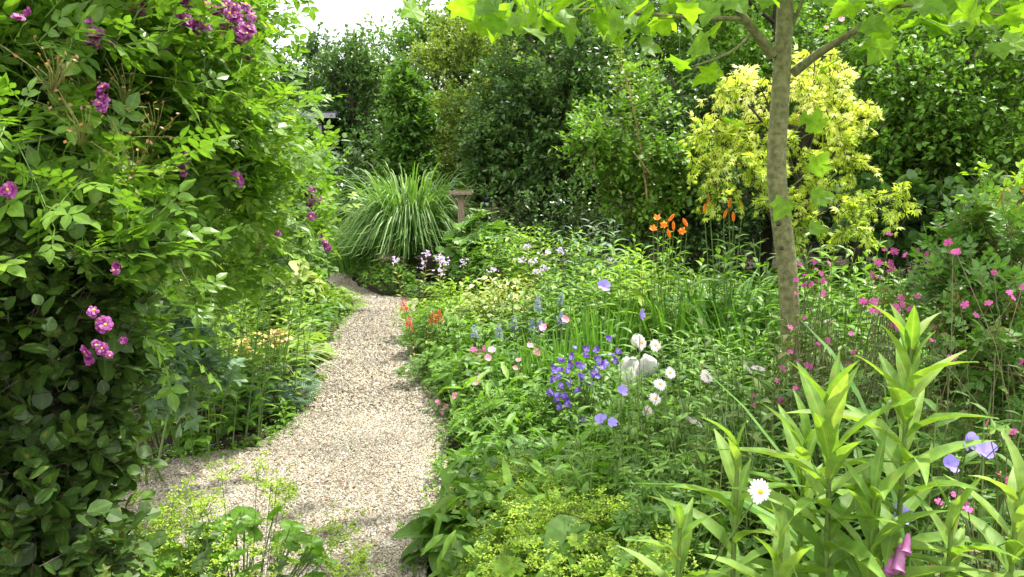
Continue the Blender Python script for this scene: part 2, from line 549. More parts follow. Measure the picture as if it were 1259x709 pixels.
f_rose = _rm.mesh("rose_petals", p_rose)
c_rose = dome(.2, .2, 2, 7).mesh("rose_stamens", p_yel, True)
f_lily = petals(6, T_leaf([0, .3, .6, .85, 1], [.06, .2, .26, .16, .02], .2, -.05), 1.0, .75, (.2, .9), seedn="lil").mesh("daylily_petals", p_orange)
_bud = T_merge([(T_leaf([0, .25, .7, 1], [.05, .12, .12, .03], 1.2, 0), 1, 0, (0, 0, 0))])
_b = MB()
for k in range(4):
    place(_b, _bud, np.zeros((1, 3)), np.array([[0, 0, 1.]]), np.array([[math.cos(k * pi / 2), math.sin(k * pi / 2), 0]]), 1.0, .4 + .1 * k)
f_bud = _b.mesh("daylily_bud", p_orange, True)


def put_flowers(parent, P, Nn, size, me, centre=None, r=None, name="flower", cname="flower_centre", mat=None):
    """each flower its own child, oriented with +Z along Nn"""
    from mathutils import Vector
    out = []
    for i in range(len(P)):
        o = bpy.data.objects.new(name, me)
        COL.objects.link(o)
        o.parent = parent
        o.location = P[i]
        o.rotation_mode = 'QUATERNION'
        q = Vector(Nn[i]).to_track_quat('Z', 'Y')
        from mathutils import Quaternion
        o.rotation_quaternion = q @ Quaternion((0, 0, 1), float(i * 1.7))
        s = float(size[i]) if hasattr(size, '__len__') else float(size)
        o.scale = (s, s, s)
        if centre is not None:
            c = bpy.data.objects.new(cname, centre)
            COL.objects.link(c)
            c.parent = o
            c.location = (0, 0, .03)
        out.append(o)
    return out


FLY = np.array([0, -.75, .6])       # most flowers look up and a little towards the light

# ------------------------------------------------------------------ plant builders
def mass(name, label, cat, blobs, T, mat, size, per=60, nl=6, L=.3, loc=None, group=None, spread=None, droop=.25, up=.55,
         woodmat=None, clumps=9, depth=.35, trunk=None, sag=.15, ang=.9, part="foliage", var_shift=0.0, noise=.5, extra=None, amp=.3, vz=0.0, twig=None):
    """a shrub or tree built from lumpy volumes; blobs = (centre xyz world, radii)"""
    r = seed(name + label)
    if loc is None:
        loc = np.array([blobs[0][0][0], blobs[0][0][1], 0.])
    loc = np.asarray(loc, float)
    t = thing(name, label, cat, loc, group)
    mb, wd = MB(), MB()
    for c, rad in blobs:
        rad = np.broadcast_to(np.asarray(rad, float), (3,))
        area = (rad[0] * rad[1] + rad[1] * rad[2] + rad[0] * rad[2]) / 3 * 4 * pi
        n = int(per * area)
        P, O, cv = clumped(r, n, rad, max(6, int(clumps * area ** .5 * 2)), spread or rad.min() * .22, depth=depth, amp=amp)
        P = P + np.asarray(c) - loc
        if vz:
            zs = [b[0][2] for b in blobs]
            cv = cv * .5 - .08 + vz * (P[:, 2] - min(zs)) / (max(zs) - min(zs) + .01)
        k = P[:, 2] > .04
        P, O, cv = P[k], O[k], cv[k]
        d = unit(O * .8 + np.array([0, 0, up]) + r.normal(size=P.shape) * noise)
        on_shoots(mb, r, P - d * L * .5, d, L * (.7 + .6 * r.random(len(P))), nl, T, size, droop=droop, ang=ang,
                  var=np.clip(cv + var_shift, 0, 1), sag=sag, wood=wd, wr=twig or (.0035 if size > .04 else .002))
    mb.build(part, mat, t)
    if trunk is not None:
        for pts, rr in trunk:
            tube(wd, np.asarray(pts) - loc, rr, 9, sub=3)
    if len(wd.ch):
        wd.build("trunk" if trunk is not None else "branches", woodmat or m_darkbark, t, smooth=True)
    if extra:
        extra(t, r, loc)
    return t


def leafy_stems(name, label, cat, loc, h, n=12, spread=.2, T=LANCE, mat=m_fresh, size=.09, nl=16, lean=.18, ang=1.05, group=None,
                flowers=None, t0=.12, stemmat=m_stem, sr=.004, top=.5):
    r = seed(name + label)
    t = thing(name, label, cat, loc, group)
    P = np.c_[np.clip(r.normal(size=(n, 2)), -1.7, 1.7) * spread * .5, np.zeros(n)]
    d = unit(np.c_[P[:, :2] * (lean / max(spread, .01)) + r.normal(size=(n, 2)) * lean * .5, np.ones(n)])
    L = h * (.78 + .22 * r.random(n)); L[0] = h
    mb, st = MB(), MB()
    tt = t0 + (1 - t0) * (np.arange(nl)[None] + r.random((n, nl)) * .5) / nl
    q = P[:, None] + d[:, None] * (L[:, None] * tt)[..., None]
    phi = np.arange(nl)[None] * 2.4 + r.random((n, 1)) * 6.3 + r.normal(size=(n, nl)) * .3
    lat = np.stack([np.cos(phi), np.sin(phi), 0 * phi], -1)
    a = (ang * (1.25 - top * tt))[..., None]
    yd = d[:, None] * np.cos(a) + lat * np.sin(a)
    nn = np.array([0, 0, 1.]) - lat * .3 + r.normal(size=lat.shape) * .2
    sz = size * (.65 + .7 * np.sin(np.clip(tt, 0, 1) * 2.6 + .3)) * (1 + .2 * r.normal(size=tt.shape))
    cv = r.random((n, 1))
    place(mb, T, q.reshape(-1, 3), yd.reshape(-1, 3), nn.reshape(-1, 3), np.clip(sz, size * .3, None).ravel(),
          np.clip(cv * .4 + tt * .35 + r.random(tt.shape) * .3, 0, 1).ravel(), bend=.15)
    tubes(st, arcs(P, d, L, 0, 5), np.linspace(1, .5, 5)[None] * sr, 4, r.random(n))
    mb.build("foliage", mat, t)
    st.build("stems", stemmat, t, smooth=True)
    tips = P + d * L[:, None]
    if flowers:
        flowers(t, tips, d, r)
    return t


def mound(name, label, cat, loc, rad, h, n=160, T=GERAN, mat=m_fresh, size=.07, group=None, extra=None, flat=.0, stemmat=m_stem, tilt=.45, kind=None):
    """low plant: leaves held on petioles from the centre, facing up and out"""
    r = seed(name + label)
    t = thing(name, label, cat, loc, group)
    a = r.random(n) * 6.283; q = np.sqrt(r.random(n))
    lump = 1 + .18 * np.sin(a * 3 + r.random() * 6) + .1 * np.sin(a * 5 + r.random() * 6)
    x = np.cos(a) * q * rad * lump; y = np.sin(a) * q * rad * lump
    z = h * (np.sqrt(np.clip(1 - .85 * q * q, 0, 1))) * (.35 + .65 * r.random(n) ** .45) * (1 + .15 * np.sin(a * 4))
    Pt = np.c_[x, y, z]
    out = np.c_[np.cos(a), np.sin(a), 0 * a]
    yd = unit(out + r.normal(size=(n, 3)) * .45 + np.array([0, 0, .1]))
    nn = unit(np.array([0, 0, 1.]) + out * tilt * q[:, None] + r.normal(size=(n, 3)) * .3)
    mb, st = MB(), MB()
    s = size * (.6 + .7 * r.random(n))
    place(mb, T, Pt - yd * s[:, None] * .4, yd, nn, s, np.clip(.25 + .5 * z / h * r.random(n) + .3 * r.random(n), 0, 1), bend=.12)
    k = min(n, 90)
    P0 = np.c_[x[:k] * .25, y[:k] * .25, 0 * x[:k]]
    tt = np.linspace(0, 1, 4)[None, :, None]
    pth = P0[:, None] * (1 - tt) + Pt[:k, None] * tt
    pth[:, :, :2] += ((tt * tt - tt) * .35 * (Pt[:k, None] - P0[:, None]))[:, :, :2]
    tubes(st, pth, .0018 * (1 + 8 * size), 3, r.random(k))
    mb.build("foliage", mat, t)
    st.build("stems", stemmat, t)
    if extra:
        extra(t, r, rad, h)
    return t


def froth(k=26, hh=.08, spread=.7, fs=.0045):
    """airy sprays of tiny yellow-green flowers above the leaves"""
    def ex(t, r, rad, h):
        mb, st = MB(), MB()
        a = r.random(k) * 6.28; q = np.sqrt(r.random(k)) * spread * 1.25
        P = np.c_[np.cos(a) * q * rad, np.sin(a) * q * rad, h * (1 - .5 * q * q) + hh * r.random(k)]
        tubes(st, np.stack([P * np.array([.4, .4, 0]), P * np.array([.75, .75, .6]), P], 1), .0015, 3)
        m = 12
        sub = P[:, None] + r.normal(size=(k, m, 3)) * np.array([.026, .026, .016]) * (hh / .08) ** .5
        st2 = np.stack([np.repeat(P[:, None] - [0, 0, .03], m, 1), sub], 2).reshape(-1, 2, 3)
        tubes(st, st2, .0008, 3)
        f = 9
        pts = (sub[:, :, None] + r.normal(size=(k, m, f, 3)) * np.array([.009, .009, .006])).reshape(-1, 3)
        n = len(pts)
        for j in range(2):
            place(mb, FAR, pts, rdir(r, n) * [1, 1, .4], np.array([0, 0, 1.]) + r.normal(size=(n, 3)) * .4, fs * 2.3 * (.7 + .6 * r.random(n)), r.random(n))
        mb.build("flower_froth", m_froth, t, kind="stuff")
        st.build("flower_stalks", m_stem, t)
    return ex


def tuft(name, label, cat, loc, h, n=80, rad=.12, width=.008, mat=m_iris, lean=.25, droop=.3, group=None, extra=None, k=6, hvar=.35, part="blades", ext=.7, zmin=(.03, .1)):
    r = seed(name + label)
    t = thing(name, label, cat, loc, group)
    a = r.random(n) * 6.28; q = np.sqrt(r.random(n))
    P = np.c_[np.cos(a) * q * rad, np.sin(a) * q * rad, 0 * a]
    ln = lean * (.3 + 1.2 * r.random(n))
    d = unit(np.c_[np.cos(a) * ln, np.sin(a) * ln, np.ones(n)] + r.normal(size=(n, 3)) * .06)
    L = h * (1 - hvar * r.random(n)) * (1 + droop * .5)
    pth = arcs(P, d, L, 0, k)
    tt = np.linspace(0, 1, k)
    dr = droop * (.4 + r.random(n))
    pth[:, :, 2] -= (dr * L)[:, None] * tt[None] ** 3
    pth[:, :, :2] += (np.c_[np.cos(a), np.sin(a)] * (dr * L * ext)[:, None])[:, None] * (tt ** 3)[None, :, None]
    pth[:, :, 2] = np.maximum(pth[:, :, 2], zmin[0] + zmin[1] * r.random((n, 1)))
    w = width * (.7 + .5 * r.random(n))[:, None] * (np.sin(np.clip(tt * .93 + .25, 0, 1.2) * 2.6) * .9 + .12)[None].clip(.06)
    w[:, -1] = width * .05
    side = np.c_[-np.sin(a), np.cos(a), 0 * a] + r.normal(size=(n, 3)) * .35
    mb = MB()
    ribbons(mb, pth, w, side, r.random(n))
    mb.build(part, mat, t)
    if extra:
        extra(t, r, P, h)
    return t


exec_order = []
# ================================================================== SETTING
def noise_edge(P, amp, r, sub=6):
    out = []
    for i in range(len(P)):
        a, b = P[i], P[(i + 1) % len(P)]
        for k in range(sub):
            out.append(a + (b - a) * k / sub + r.normal(size=2) * amp)
    return np.array(out)


PATH_PX = [(420, 302), (408, 330), (403, 345), (422, 358), (436, 374), (428, 388), (414, 404), (394, 437), (379, 489), (350, 525),
           (310, 550), (230, 562), (150, 578), (60, 600), (-200, 650), (-400, 760), (-400, 1100), (480, 1100), (505, 900),
           (520, 709), (540, 640), (552, 560), (550, 510), (532, 475), (512, 440), (506, 400), (512, 368), (470, 364),
           (440, 352), (424, 332), (431, 302)]
PATH = np.array([gnd(*p)[:2] for p in PATH_PX])
PATH = noise_edge(PATH, .012, seed("edge"))


def inside(P, poly):
    x, y = P[:, 0], P[:, 1]
    c = np.zeros(len(P), bool)
    j = len(poly) - 1
    for i in range(len(poly)):
        xi, yi = poly[i]; xj, yj = poly[j]
        k = ((yi > y) != (yj > y)) & (x < (xj - xi) * (y - yi) / (yj - yi + 1e-12) + xi)
        c ^= k
        j = i
    return c


def sheet(name, poly, z, mat):
    me = bpy.data.meshes.new(name)
    me.from_pydata([(p[0], p[1], z) for p in poly], [], [list(range(len(poly)))])
    me.materials.append(mat)
    o = bpy.data.objects.new(name, me)
    COL.objects.link(o)
    o["kind"] = "structure"
    return o


m_soil = solid_mat("soil", (.018, .012, .008), (.06, .042, .028), 14, .95, 1.0, detail=9)
m_grass_far = solid_mat("rough_ground", (.02, .035, .01), (.05, .06, .02), 3, .95, .6, detail=8)
sheet("ground", [(-400, -60), (400, -60), (400, 600), (-400, 600)], -.03, m_grass_far)
# garden soil: gently uneven
r = seed("soil")
gx, gy = np.meshgrid(np.linspace(-9, 9, 181), np.linspace(-2, 22, 241))
gz = .012 * np.sin(gx * 5.1 + np.sin(gy * 4)) * np.sin(gy * 6.3) - .012 + .006 * r.normal(size=gx.shape)
gz = np.where(inside(np.c_[gx.ravel(), gy.ravel()], PATH).reshape(gx.shape), -.02, np.clip(gz, -.025, .02))
mb = MB()
idx = np.arange(gx.size).reshape(gx.shape)
mb.add(np.c_[gx.ravel(), gy.ravel(), gz.ravel()],
       np.stack([idx[:-1, :-1], idx[:-1, 1:], idx[1:, 1:], idx[1:, :-1]], -1).reshape(-1, 4))
mb.build("soil_bed", m_soil, smooth=True, kind="structure")

# gravel path surface: voronoi stones
m_path, t_ = node_mat("gravel_surface")
N, L = t_.nodes.new, t_.links.new
o_ = N("ShaderNodeOutputMaterial"); p_ = N("ShaderNodeBsdfPrincipled")
tx = N("ShaderNodeTexCoord"); vo = N("ShaderNodeTexVoronoi"); vo.inputs["Scale"].default_value = 75
L(tx.outputs["Object"], vo.inputs["Vector"])
sp = N("ShaderNodeSeparateColor"); L(vo.outputs["Color"], sp.inputs[0])
rp = N("ShaderNodeValToRGB"); cr_ = rp.color_ramp
cr_.elements[0].color = (.13, .095, .065, 1); cr_.elements[1].color = (.62, .56, .47, 1)
for pos, c in ((.25, (.30, .225, .15)), (.5, (.42, .35, .26)), (.75, (.5, .42, .32))):
    e = cr_.elements.new(pos); e.color = (*c, 1)
L(sp.outputs[0], rp.inputs[0]); L(rp.outputs[0], p_.inputs["Base Color"])
bp = N("ShaderNodeBump"); bp.invert = True; bp.inputs["Distance"].default_value = .01; bp.inputs["Strength"].default_value = 1
L(vo.outputs["Distance"], bp.inputs["Height"]); L(bp.outputs[0], p_.inputs["Normal"])
p_.inputs["Roughness"].default_value = .85
L(p_.outputs[0], o_.inputs["Surface"])
sheet("gravel_path", PATH, .0, m_path)

# loose pebbles
m_peb, t_ = node_mat("pebbles")
N, L = t_.nodes.new, t_.links.new
o_ = N("ShaderNodeOutputMaterial"); p_ = N("ShaderNodeBsdfPrincipled")
a_ = N("ShaderNodeAttribute"); a_.attribute_name = "var"
rp = N("ShaderNodeValToRGB"); cr_ = rp.color_ramp; cr_.interpolation = 'LINEAR'
cr_.elements[0].color = (.07, .06, .045, 1); cr_.elements[1].color = (.66, .63, .56, 1)
for pos, c in ((.10, (.17, .14, .11)), (.28, (.29, .225, .145)), (.42, (.38, .32, .23)), (.6, (.46, .41, .31)), (.8, (.47, .45, .39))):
    e = cr_.elements.new(pos); e.color = (*c, 1)
L(a_.outputs["Fac"], rp.inputs[0])
tc_ = N("ShaderNodeTexCoord"); nz_ = N("ShaderNodeTexNoise"); nz_.inputs["Scale"].default_value = 1.6; nz_.inputs["Detail"].default_value = 5
L(tc_.outputs["Object"], nz_.inputs["Vector"])
mr_ = N("ShaderNodeMapRange"); mr_.inputs["From Min"].default_value = .35; mr_.inputs["From Max"].default_value = .65
mr_.inputs["To Min"].default_value = .66; mr_.inputs["To Max"].default_value = .98
L(nz_.outputs["Fac"], mr_.inputs["Value"])
sc_ = N("ShaderNodeVectorMath"); sc_.operation = 'SCALE'
L(rp.outputs[0], sc_.inputs[0]); L(mr_.outputs[0], sc_.inputs["Scale"]); L(sc_.outputs[0], p_.inputs["Base Color"])
p_.inputs["Roughness"].default_value = .75
L(p_.outputs[0], o_.inputs["Surface"])
r = seed("pebbles")


def pebbles(n, x0, x1, y0, y1, smin, smax, mb):
    P = np.c_[r.uniform(x0, x1, n), r.uniform(y0, y1, n)]
    P = P[inside(P, PATH * 1.0)]
    u = (P[:, 0] / P[:, 1]); P = P[np.abs(u) < .72]
    n = len(P)
    s = r.uniform(smin, smax, n) * (1 + .5 * (r.random(n) > .93))
    c = np.array([(x, y, z) for z in (-1, 1) for x, y in ((-1, -1), (1, -1), (1, 1), (-1, 1))], float)
    c[:, :2] *= np.where(c[:, 2:3] > 0, .62, .95); 
    f = np.array([(0, 1, 5, 4), (1, 2, 6, 5), (2, 3, 7, 6), (3, 0, 4, 7), (4, 5, 6, 7)])
    sc = np.stack([s * r.uniform(.7, 1.3, n), s * r.uniform(.55, 1.0, n), s * r.uniform(.35, .7, n)], 1) * .5
    V = c[None] * sc[:, None] * (1 + .22 * r.normal(size=(n, 8, 3)))
    a = r.random(n) * 6.28; tl = r.normal(size=n) * .35
    V[..., 2] += V[..., 0] * tl[:, None]
    X = V[..., 0] * np.cos(a)[:, None] - V[..., 1] * np.sin(a)[:, None]
    Y = V[..., 0] * np.sin(a)[:, None] + V[..., 1] * np.cos(a)[:, None]
    V = np.stack([X + P[:, 0:1], Y + P[:, 1:2], V[..., 2] + .003 + sc[:, 2:3] * .6], -1)
    mb.add(V.reshape(-1, 3), (f[None] + (np.arange(n) * 8)[:, None, None]).reshape(-1, 4), np.repeat(r.random(n), 5))


mb = MB()
pebbles(330000, -2.4, .1, 2.5, 5.2, .006, .0125, mb)
pebbles(190000, -2.6, .1, 5.2, 12.5, .009, .017, mb)
o = mb.build("gravel", m_peb, smooth=False, kind="stuff")

# ================================================================== BACKGROUND TREES AND SHRUBS
def blob(px, py, D, *rad):
    return (at(px, py, D), rad if len(rad) > 1 else (rad[0],) * 3)


def trunkline(x, y, h, r0, lean=0.0, r1=None):
    return ([(x, y, 0), (x + lean * .4, y + .03, h * .4), (x + lean, y, h)], [r0, r0 * .8, r1 or r0 * .5])


def bgtree(label, px, D, top, hw, bottom_z, mat, size, T=FAR, per=42, name="broadleaf_tree", cat="tree", group="trees behind the garden",
           nl=7, L=.34, lean=0, blobs_extra=(), **kw):
    p, zt = base(px, top, D)
    rx = hw * D / FPX
    c = np.array([p[0], D, (zt + bottom_z) / 2])
    B = [(c, (rx, rx * .9, (zt - bottom_z) / 2))] + list(blobs_extra)
    size = size * 1.18
    tr = [trunkline(p[0], D, zt * .75, .05 + .02 * rx * 2, lean)]
    for k in range(5):
        a = k * 2.4
        z0 = zt * (.3 + .1 * k)
        tr.append(([(p[0], D, z0), (p[0] + math.cos(a) * rx * .4, D + math.sin(a) * rx * .4, z0 + .35),
                    (p[0] + math.cos(a) * rx * .8, D + math.sin(a) * rx * .8, z0 + .9)], [.04, .025, .01]))
    return mass(name, label, cat, B, T, mat, size, per=per, nl=nl, L=L, loc=p, group=group, trunk=tr, part="crown", **{"spread": .12 * min(rx, (zt - bottom_z) / 2) + .05, "amp": .4, "clumps": 6, **kw})


for k, (px, tp_, hw_) in enumerate(((560, 10, 110), (700, -120, 120), (850, -150, 130), (1000, -160, 130), (1150, -160, 130), (1300, -160, 130))):
    bgtree(("far tree of the back row seen through the gap above the arching grass", "far tree of the back row, its top out of view behind the ivy-clad tree",
            "far tree of the back row directly behind the cherry shrub", "far tree of the back row behind the golden maple",
            "far tree of the back row behind the laurel shrub", "far tree of the back row at the right edge")[k],
           px, 19.5, tp_, hw_, .6, m_dark if k % 2 else m_mid, .15, per=26, nl=6)
# dark evergreen hedge far behind
mass("evergreen_hedge", "tall dark evergreen hedge closing the back of the garden behind the trees", "hedge",
     [(np.array([x, 21 + .3 * math.sin(x), 1.6]), (1.5, .9, 2.4 + .5 * math.sin(x * 2.1))) for x in np.arange(-6.5, 14, 1.9)],
     FAR, m_dark, .15, per=45, nl=6, L=.4, loc=(0, 21, 0))
bgtree("dark green tree with a conical dense crown beside the shed roof", 372, 17.5, 58, 62, .3, m_dark, .10, per=75)
bgtree("glossy mid green tree right above the shed roof, below the white sky", 432, 16.5, 40, 52, .6, m_ivy, .09, per=85)
bgtree("airy tree with open crown letting white sky through its top", 500, 18.5, 5, 62, .8, m_mid, .08, per=42, depth=.5)
bgtree("tall tree with small yellowish green leaves left of the ivy-clad tree", 585, 15, 30, 62, .9, m_yel, .075, per=170, L=.35)
p, zt = base(640, -60, 19)
bgtree("high mid green tree crown rising behind the ivy-clad tree", 650, 19, -60, 110, 1.0, m_mid, .11, per=55)
bgtree("large dark ivy-clad tree with dense hanging foliage in the middle of the back row", 690, 12.6, -25, 80, .95, m_ivy, .085, per=120, L=.3,
       amp=.35, blobs_extra=[blob(620, 160, 12.9, .55, .6, 1.0), blob(655, 215, 12.3, .5, .5, .6)])
bgtree("narrow column of climbing foliage rising behind the tall grass clump", 500, 13.3, 86, 24, .3, m_mid, .095, per=620, L=.2, nl=5, amp=.1, depth=.25, clumps=26, spread=.1,
       name="ivy_column", cat="climber column", group=None, droop=.7)
bgtree("bright green tree overhanging the cherry shrub from behind", 800, 14.5, -90, 95, 1.2, m_mid, .09, per=85)
bgtree("dark holly-like tree standing in shade behind the golden maple", 880, 11.5, 95, 75, .2, m_dark, .08, per=100)
bgtree("bright leafy tree high behind the golden maple", 960, 13, -110, 105, 1.4, m_fresh, .09, per=80)
bgtree("tree with pale flower tufts above the right shrubbery", 1075, 11.5, -70, 90, 1.2, m_mid, .085, per=90)
bgtree("pinnate leaved tree with drooping feathery foliage in the top right corner", 1205, 9.6, -110, 120, 1.7, m_fresh, .15, T=PINN, per=90, nl=5, droop=.6)
bgtree("dark tree filling the right edge behind the laurel shrub", 1290, 10.8, 40, 110, .2, m_dark, .09, per=80)
bgtree("dark yew tree in deep shade behind the laurel shrub", 1110, 12.5, 120, 120, .1, m_dark, .09, per=80)


def cherry_extra(t, r, loc):
    wd = MB(); mb = MB()
    pts = np.array([at(796, 250, 9.6), at(790, 190, 9.55), at(780, 140, 9.5), at(770, 95, 9.5), at(757, 60, 9.5)]) - loc
    tube(wd, pts, [.014, .012, .010, .007, .003], 6, sub=3)
    tube(wd, np.array([at(800, 215, 9.5), at(786, 196, 9.3), at(778, 186, 9.2)]) - loc, [.012, .009, .005], 5)
    wd.build("stem", solid_mat("stem_pale_brown", (.25, .16, .09), (.38, .26, .15), 30), t, smooth=True)
    d = unit(rdir(r, 60) + [0, -.3, .8])
    i = np.linspace(0, 1, 60); P = np.stack([np.interp(i * 4, range(5), pts[:, c]) for c in range(3)], 1)
    on_shoots(mb, r, P, d, .16, 4, OVAL, .06)
    mb.build("shoot_leaves", m_yel, t)


mass("cherry_shrub", "open light green shrub with a pale stem and one upright shoot before the dark trees", "shrub",
     [blob(778, 165, 10, .62, .5, .75), blob(735, 180, 9.8, .35, .35, .35), blob(800, 235, 9.9, .6, .4, .5), blob(845, 205, 10, .35, .3, .5)],
     OVAL, m_fresh, .08, per=105, nl=6, L=.32, extra=cherry_extra, woodmat=m_brownstem)
mass("broadleaf_shrub", "dark leafy shrub filling the shade between the cherry shrub and the golden maple", "shrub",
     [blob(845, 190, 10.8, .7, .5, .9), blob(880, 260, 10.2, .6, .4, .4)], OVAL, m_dark, .085, per=110, nl=6)
mass("laurel_shrub", "large sunlit glossy shrub right of the golden maple", "shrub",
     [blob(1130, 130, 8.6, .75, .6, .6), blob(1200, 160, 8.4, .6, .6, .6), blob(1090, 185, 8.7, .45, .5, .45), blob(1160, 210, 8.5, .6, .5, .35),
      blob(1235, 215, 8.3, .5, .5, .6)],
     OVAL, m_fresh, .075, per=125, nl=6, L=.32, var_shift=0)
mass("flowering_shrub", "green shrub with small mauve flower tufts high behind the golden maple", "shrub",
     [blob(1035, 60, 10.5, .6, .5, .55), blob(1085, 105, 10, .45, .4, .5)], OVAL, m_fresh, .07, per=62, nl=6, L=.3,
     extra=lambda t, r, loc: [put_flowers(t, [at(px, py, 9.7) - loc for px, py in ((1022, 8), (1034, 24), (1042, 18), (1016, 34), (1050, 2), (1060, 72), (1046, 66), (1030, 35))],
                                          [FLY] * 8, [.035, .04, .03, .035, .03, .03, .03, .03], f_dianthus)])
mass("hydrangea_shrub", "shaded dark broad-leaved shrub low under the laurel, right of the golden maple", "shrub",
     [blob(1100, 262, 8, .6, .4, .3), blob(1180, 265, 7.8, .6, .4, .35), blob(1245, 280, 7.4, .4, .4, .3)], OVALR, m_dark, .12, per=60, nl=4)
mass("dogwood_shrub", "low bright green shrub at the right edge below the laurel", "shrub",
     [blob(1240, 235, 6.6, .3, .3, .22), blob(1262, 262, 6.2, .25, .3, .25)], OVAL, m_lime, .08, per=50, nl=5)
mass("barberry_shrub", "dark shrub in deep shade beneath the ivy-clad tree", "shrub",
     [blob(690, 262, 11, .9, .5, .4), blob(770, 275, 10.6, .8, .4, .35), blob(850, 290, 10, .8, .4, .4)], OVAL, m_dark, .07, per=50, nl=5)
mass("dark_laurel", "dark laurel in shade left of the ivy column behind the grass", "shrub",
     [blob(440, 205, 14.6, .9, .6, .75), blob(400, 235, 13, .6, .5, .5), blob(560, 235, 15.5, 1.0, .5, .4)], OVAL, m_dark, .10, per=40, nl=5)
mass("rounded_bush", "small rounded bright green bush left of the tall grass clump", "shrub",
     [blob(425, 262, 13.6, .45, .4, .42), blob(398, 282, 13.2, .4, .35, .45)], FAR, m_fresh, .05, per=190, nl=6, L=.14, depth=.12)

# golden maple
GM = [(870, 150, 6.2, .14, .18, .025), (858, 200, 6.1, .12, .15, .022), (880, 235, 6.0, .16, .18, .025), (1100, 235, 6.0, .10, .12, .02), (1062, 138, 6.2, .12, .15, .022), (930, 98, 6.2, .24, .2, .045), (900, 108, 6.1, .14, .2, .035), (1002, 76, 6.4, .2, .2, .05), (1020, 98, 6.4, .22, .25, .05), (985, 112, 6.3, .26, .25, .05), (1028, 130, 6.3, .26, .25, .05),
      (882, 162, 6.1, .17, .2, .035), (915, 152, 6.3, .22, .25, .04), (1000, 150, 6.2, .3, .25, .05), (1040, 172, 6.2, .2, .2, .035), (905, 190, 6.0, .2, .2, .035), (945, 172, 6.1, .2, .2, .035),
      (975, 190, 6.1, .26, .25, .045), (1030, 198, 6.2, .2, .2, .035), (935, 212, 6.0, .18, .2, .03), (1005, 228, 6.0, .18, .2, .03),
      (1082, 243, 6.0, .12, .15, .022), (955, 245, 5.9, .17, .2, .03), (1030, 255, 5.9, .2, .2, .03), (1070, 262, 5.9, .14, .15, .022), (995, 275, 5.8, .17, .2, .03), (1045, 283, 5.8, .16, .2, .025)]
gmx = at(985, 300, 6.3)
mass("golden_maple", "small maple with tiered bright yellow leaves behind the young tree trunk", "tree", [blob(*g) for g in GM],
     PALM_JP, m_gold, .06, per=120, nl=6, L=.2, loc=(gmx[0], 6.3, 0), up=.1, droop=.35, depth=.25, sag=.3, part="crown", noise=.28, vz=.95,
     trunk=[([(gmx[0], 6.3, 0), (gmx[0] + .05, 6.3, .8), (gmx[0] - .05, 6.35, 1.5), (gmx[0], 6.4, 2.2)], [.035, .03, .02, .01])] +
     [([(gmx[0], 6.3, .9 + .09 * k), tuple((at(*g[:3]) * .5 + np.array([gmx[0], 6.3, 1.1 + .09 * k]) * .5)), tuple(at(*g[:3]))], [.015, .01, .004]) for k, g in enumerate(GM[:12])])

# ------------------------------------------------------------------ shed, bird table, fence
m_wood = solid_mat("weathered_wood", (.16, .12, .085), (.30, .24, .17), 12, .85, .5, (6, 6, .6))
m_darkwood = solid_mat("dark_wood", (.035, .028, .022), (.07, .055, .045), 10, .85, .4, (6, 6, .5))
m_felt = solid_mat("roofing_felt", (.05, .05, .055), (.11, .11, .12), 60, .9, .3)
m_fascia = solid_mat("grey_fascia", (.25, .26, .28), (.34, .35, .37), 20, .6, .1)


def box(mb, c, s, rz=0.0, bev=.0):
    x, y, z = [q / 2 for q in s]
    v = np.array([(i * x, j * y, k * z) for k in (-1, 1) for i, j in ((-1, -1), (1, -1), (1, 1), (-1, 1))])
    ca, sa = math.cos(rz), math.sin(rz)
    v = np.c_[v[:, 0] * ca - v[:, 1] * sa, v[:, 0] * sa + v[:, 1] * ca, v[:, 2]] + np.array(c)
    mb.add(v, [(3, 2, 1, 0), (4, 5, 6, 7), (0, 1, 5, 4), (1, 2, 6, 5), (2, 3, 7, 6), (3, 0, 4, 7)])


sl = at(385, 165, 16)
zt = at(385, 139, 16)[2]
sh = thing("garden_shed", "dark garden shed with a flat overhanging roof half hidden by foliage at back left", "shed", (sl[0] - .6, 16, 0))
mb = MB(); box(mb, (0, .8, zt / 2 - .07), (1.7, 1.5, zt - .14)); mb.build("wall", m_darkwood, sh)
mb = MB(); box(mb, (0, .75, zt - .03), (2.3, 2.2, .07)); mb.build("roof", m_felt, sh)
mb = MB(); box(mb, (0, -.365, zt - .07), (2.24, .02, .09)); mb.build("fascia", m_fascia, sh)
mb = MB(); box(mb, (.78, -.22, zt / 2 - .12), (.09, .09, zt - .24)); mb.build("post", m_fascia, sh)
mb = MB(); box(mb, (.3, .04, 1.6), (.5, .03, .45)); wf = mb.build("window", m_fascia, sh)
mb = MB(); box(mb, (.3, .02, 1.6), (.42, .012, .37)); mb.build("pane", solid_mat("dark_glass", (.02, .025, .03), (.03, .035, .04), 5, .08, 0), wf)

bt = at(567, 238, 10.9)
bird = thing("bird_table", "wooden bird table on a post right of the tall grass clump", "bird table", (bt[0], 10.9, 0))
mb = MB(); box(mb, (0, 0, bt[2]), (.30, .30, .022)); mb.build("tray", m_wood, bird)
mb = MB()
for s in (-1, 1):
    box(mb, (s * .15, 0, bt[2] + .025), (.015, .31, .025)); box(mb, (0, s * .15, bt[2] + .026), (.285, .015, .025))
mb.build("tray_rim", m_wood, bird)
mb = MB(); box(mb, (0, 0, bt[2] / 2 - .01), (.085, .085, bt[2] - .02)); mb.build("post", m_wood, bird)
for s in (-1, 1):
    mb = MB()
    tube(mb, [(s * .045, 0, bt[2] - .16), (s * .12, 0, bt[2] - .02)], [.014, .014], 4); mb.build("brace", m_wood, bird)

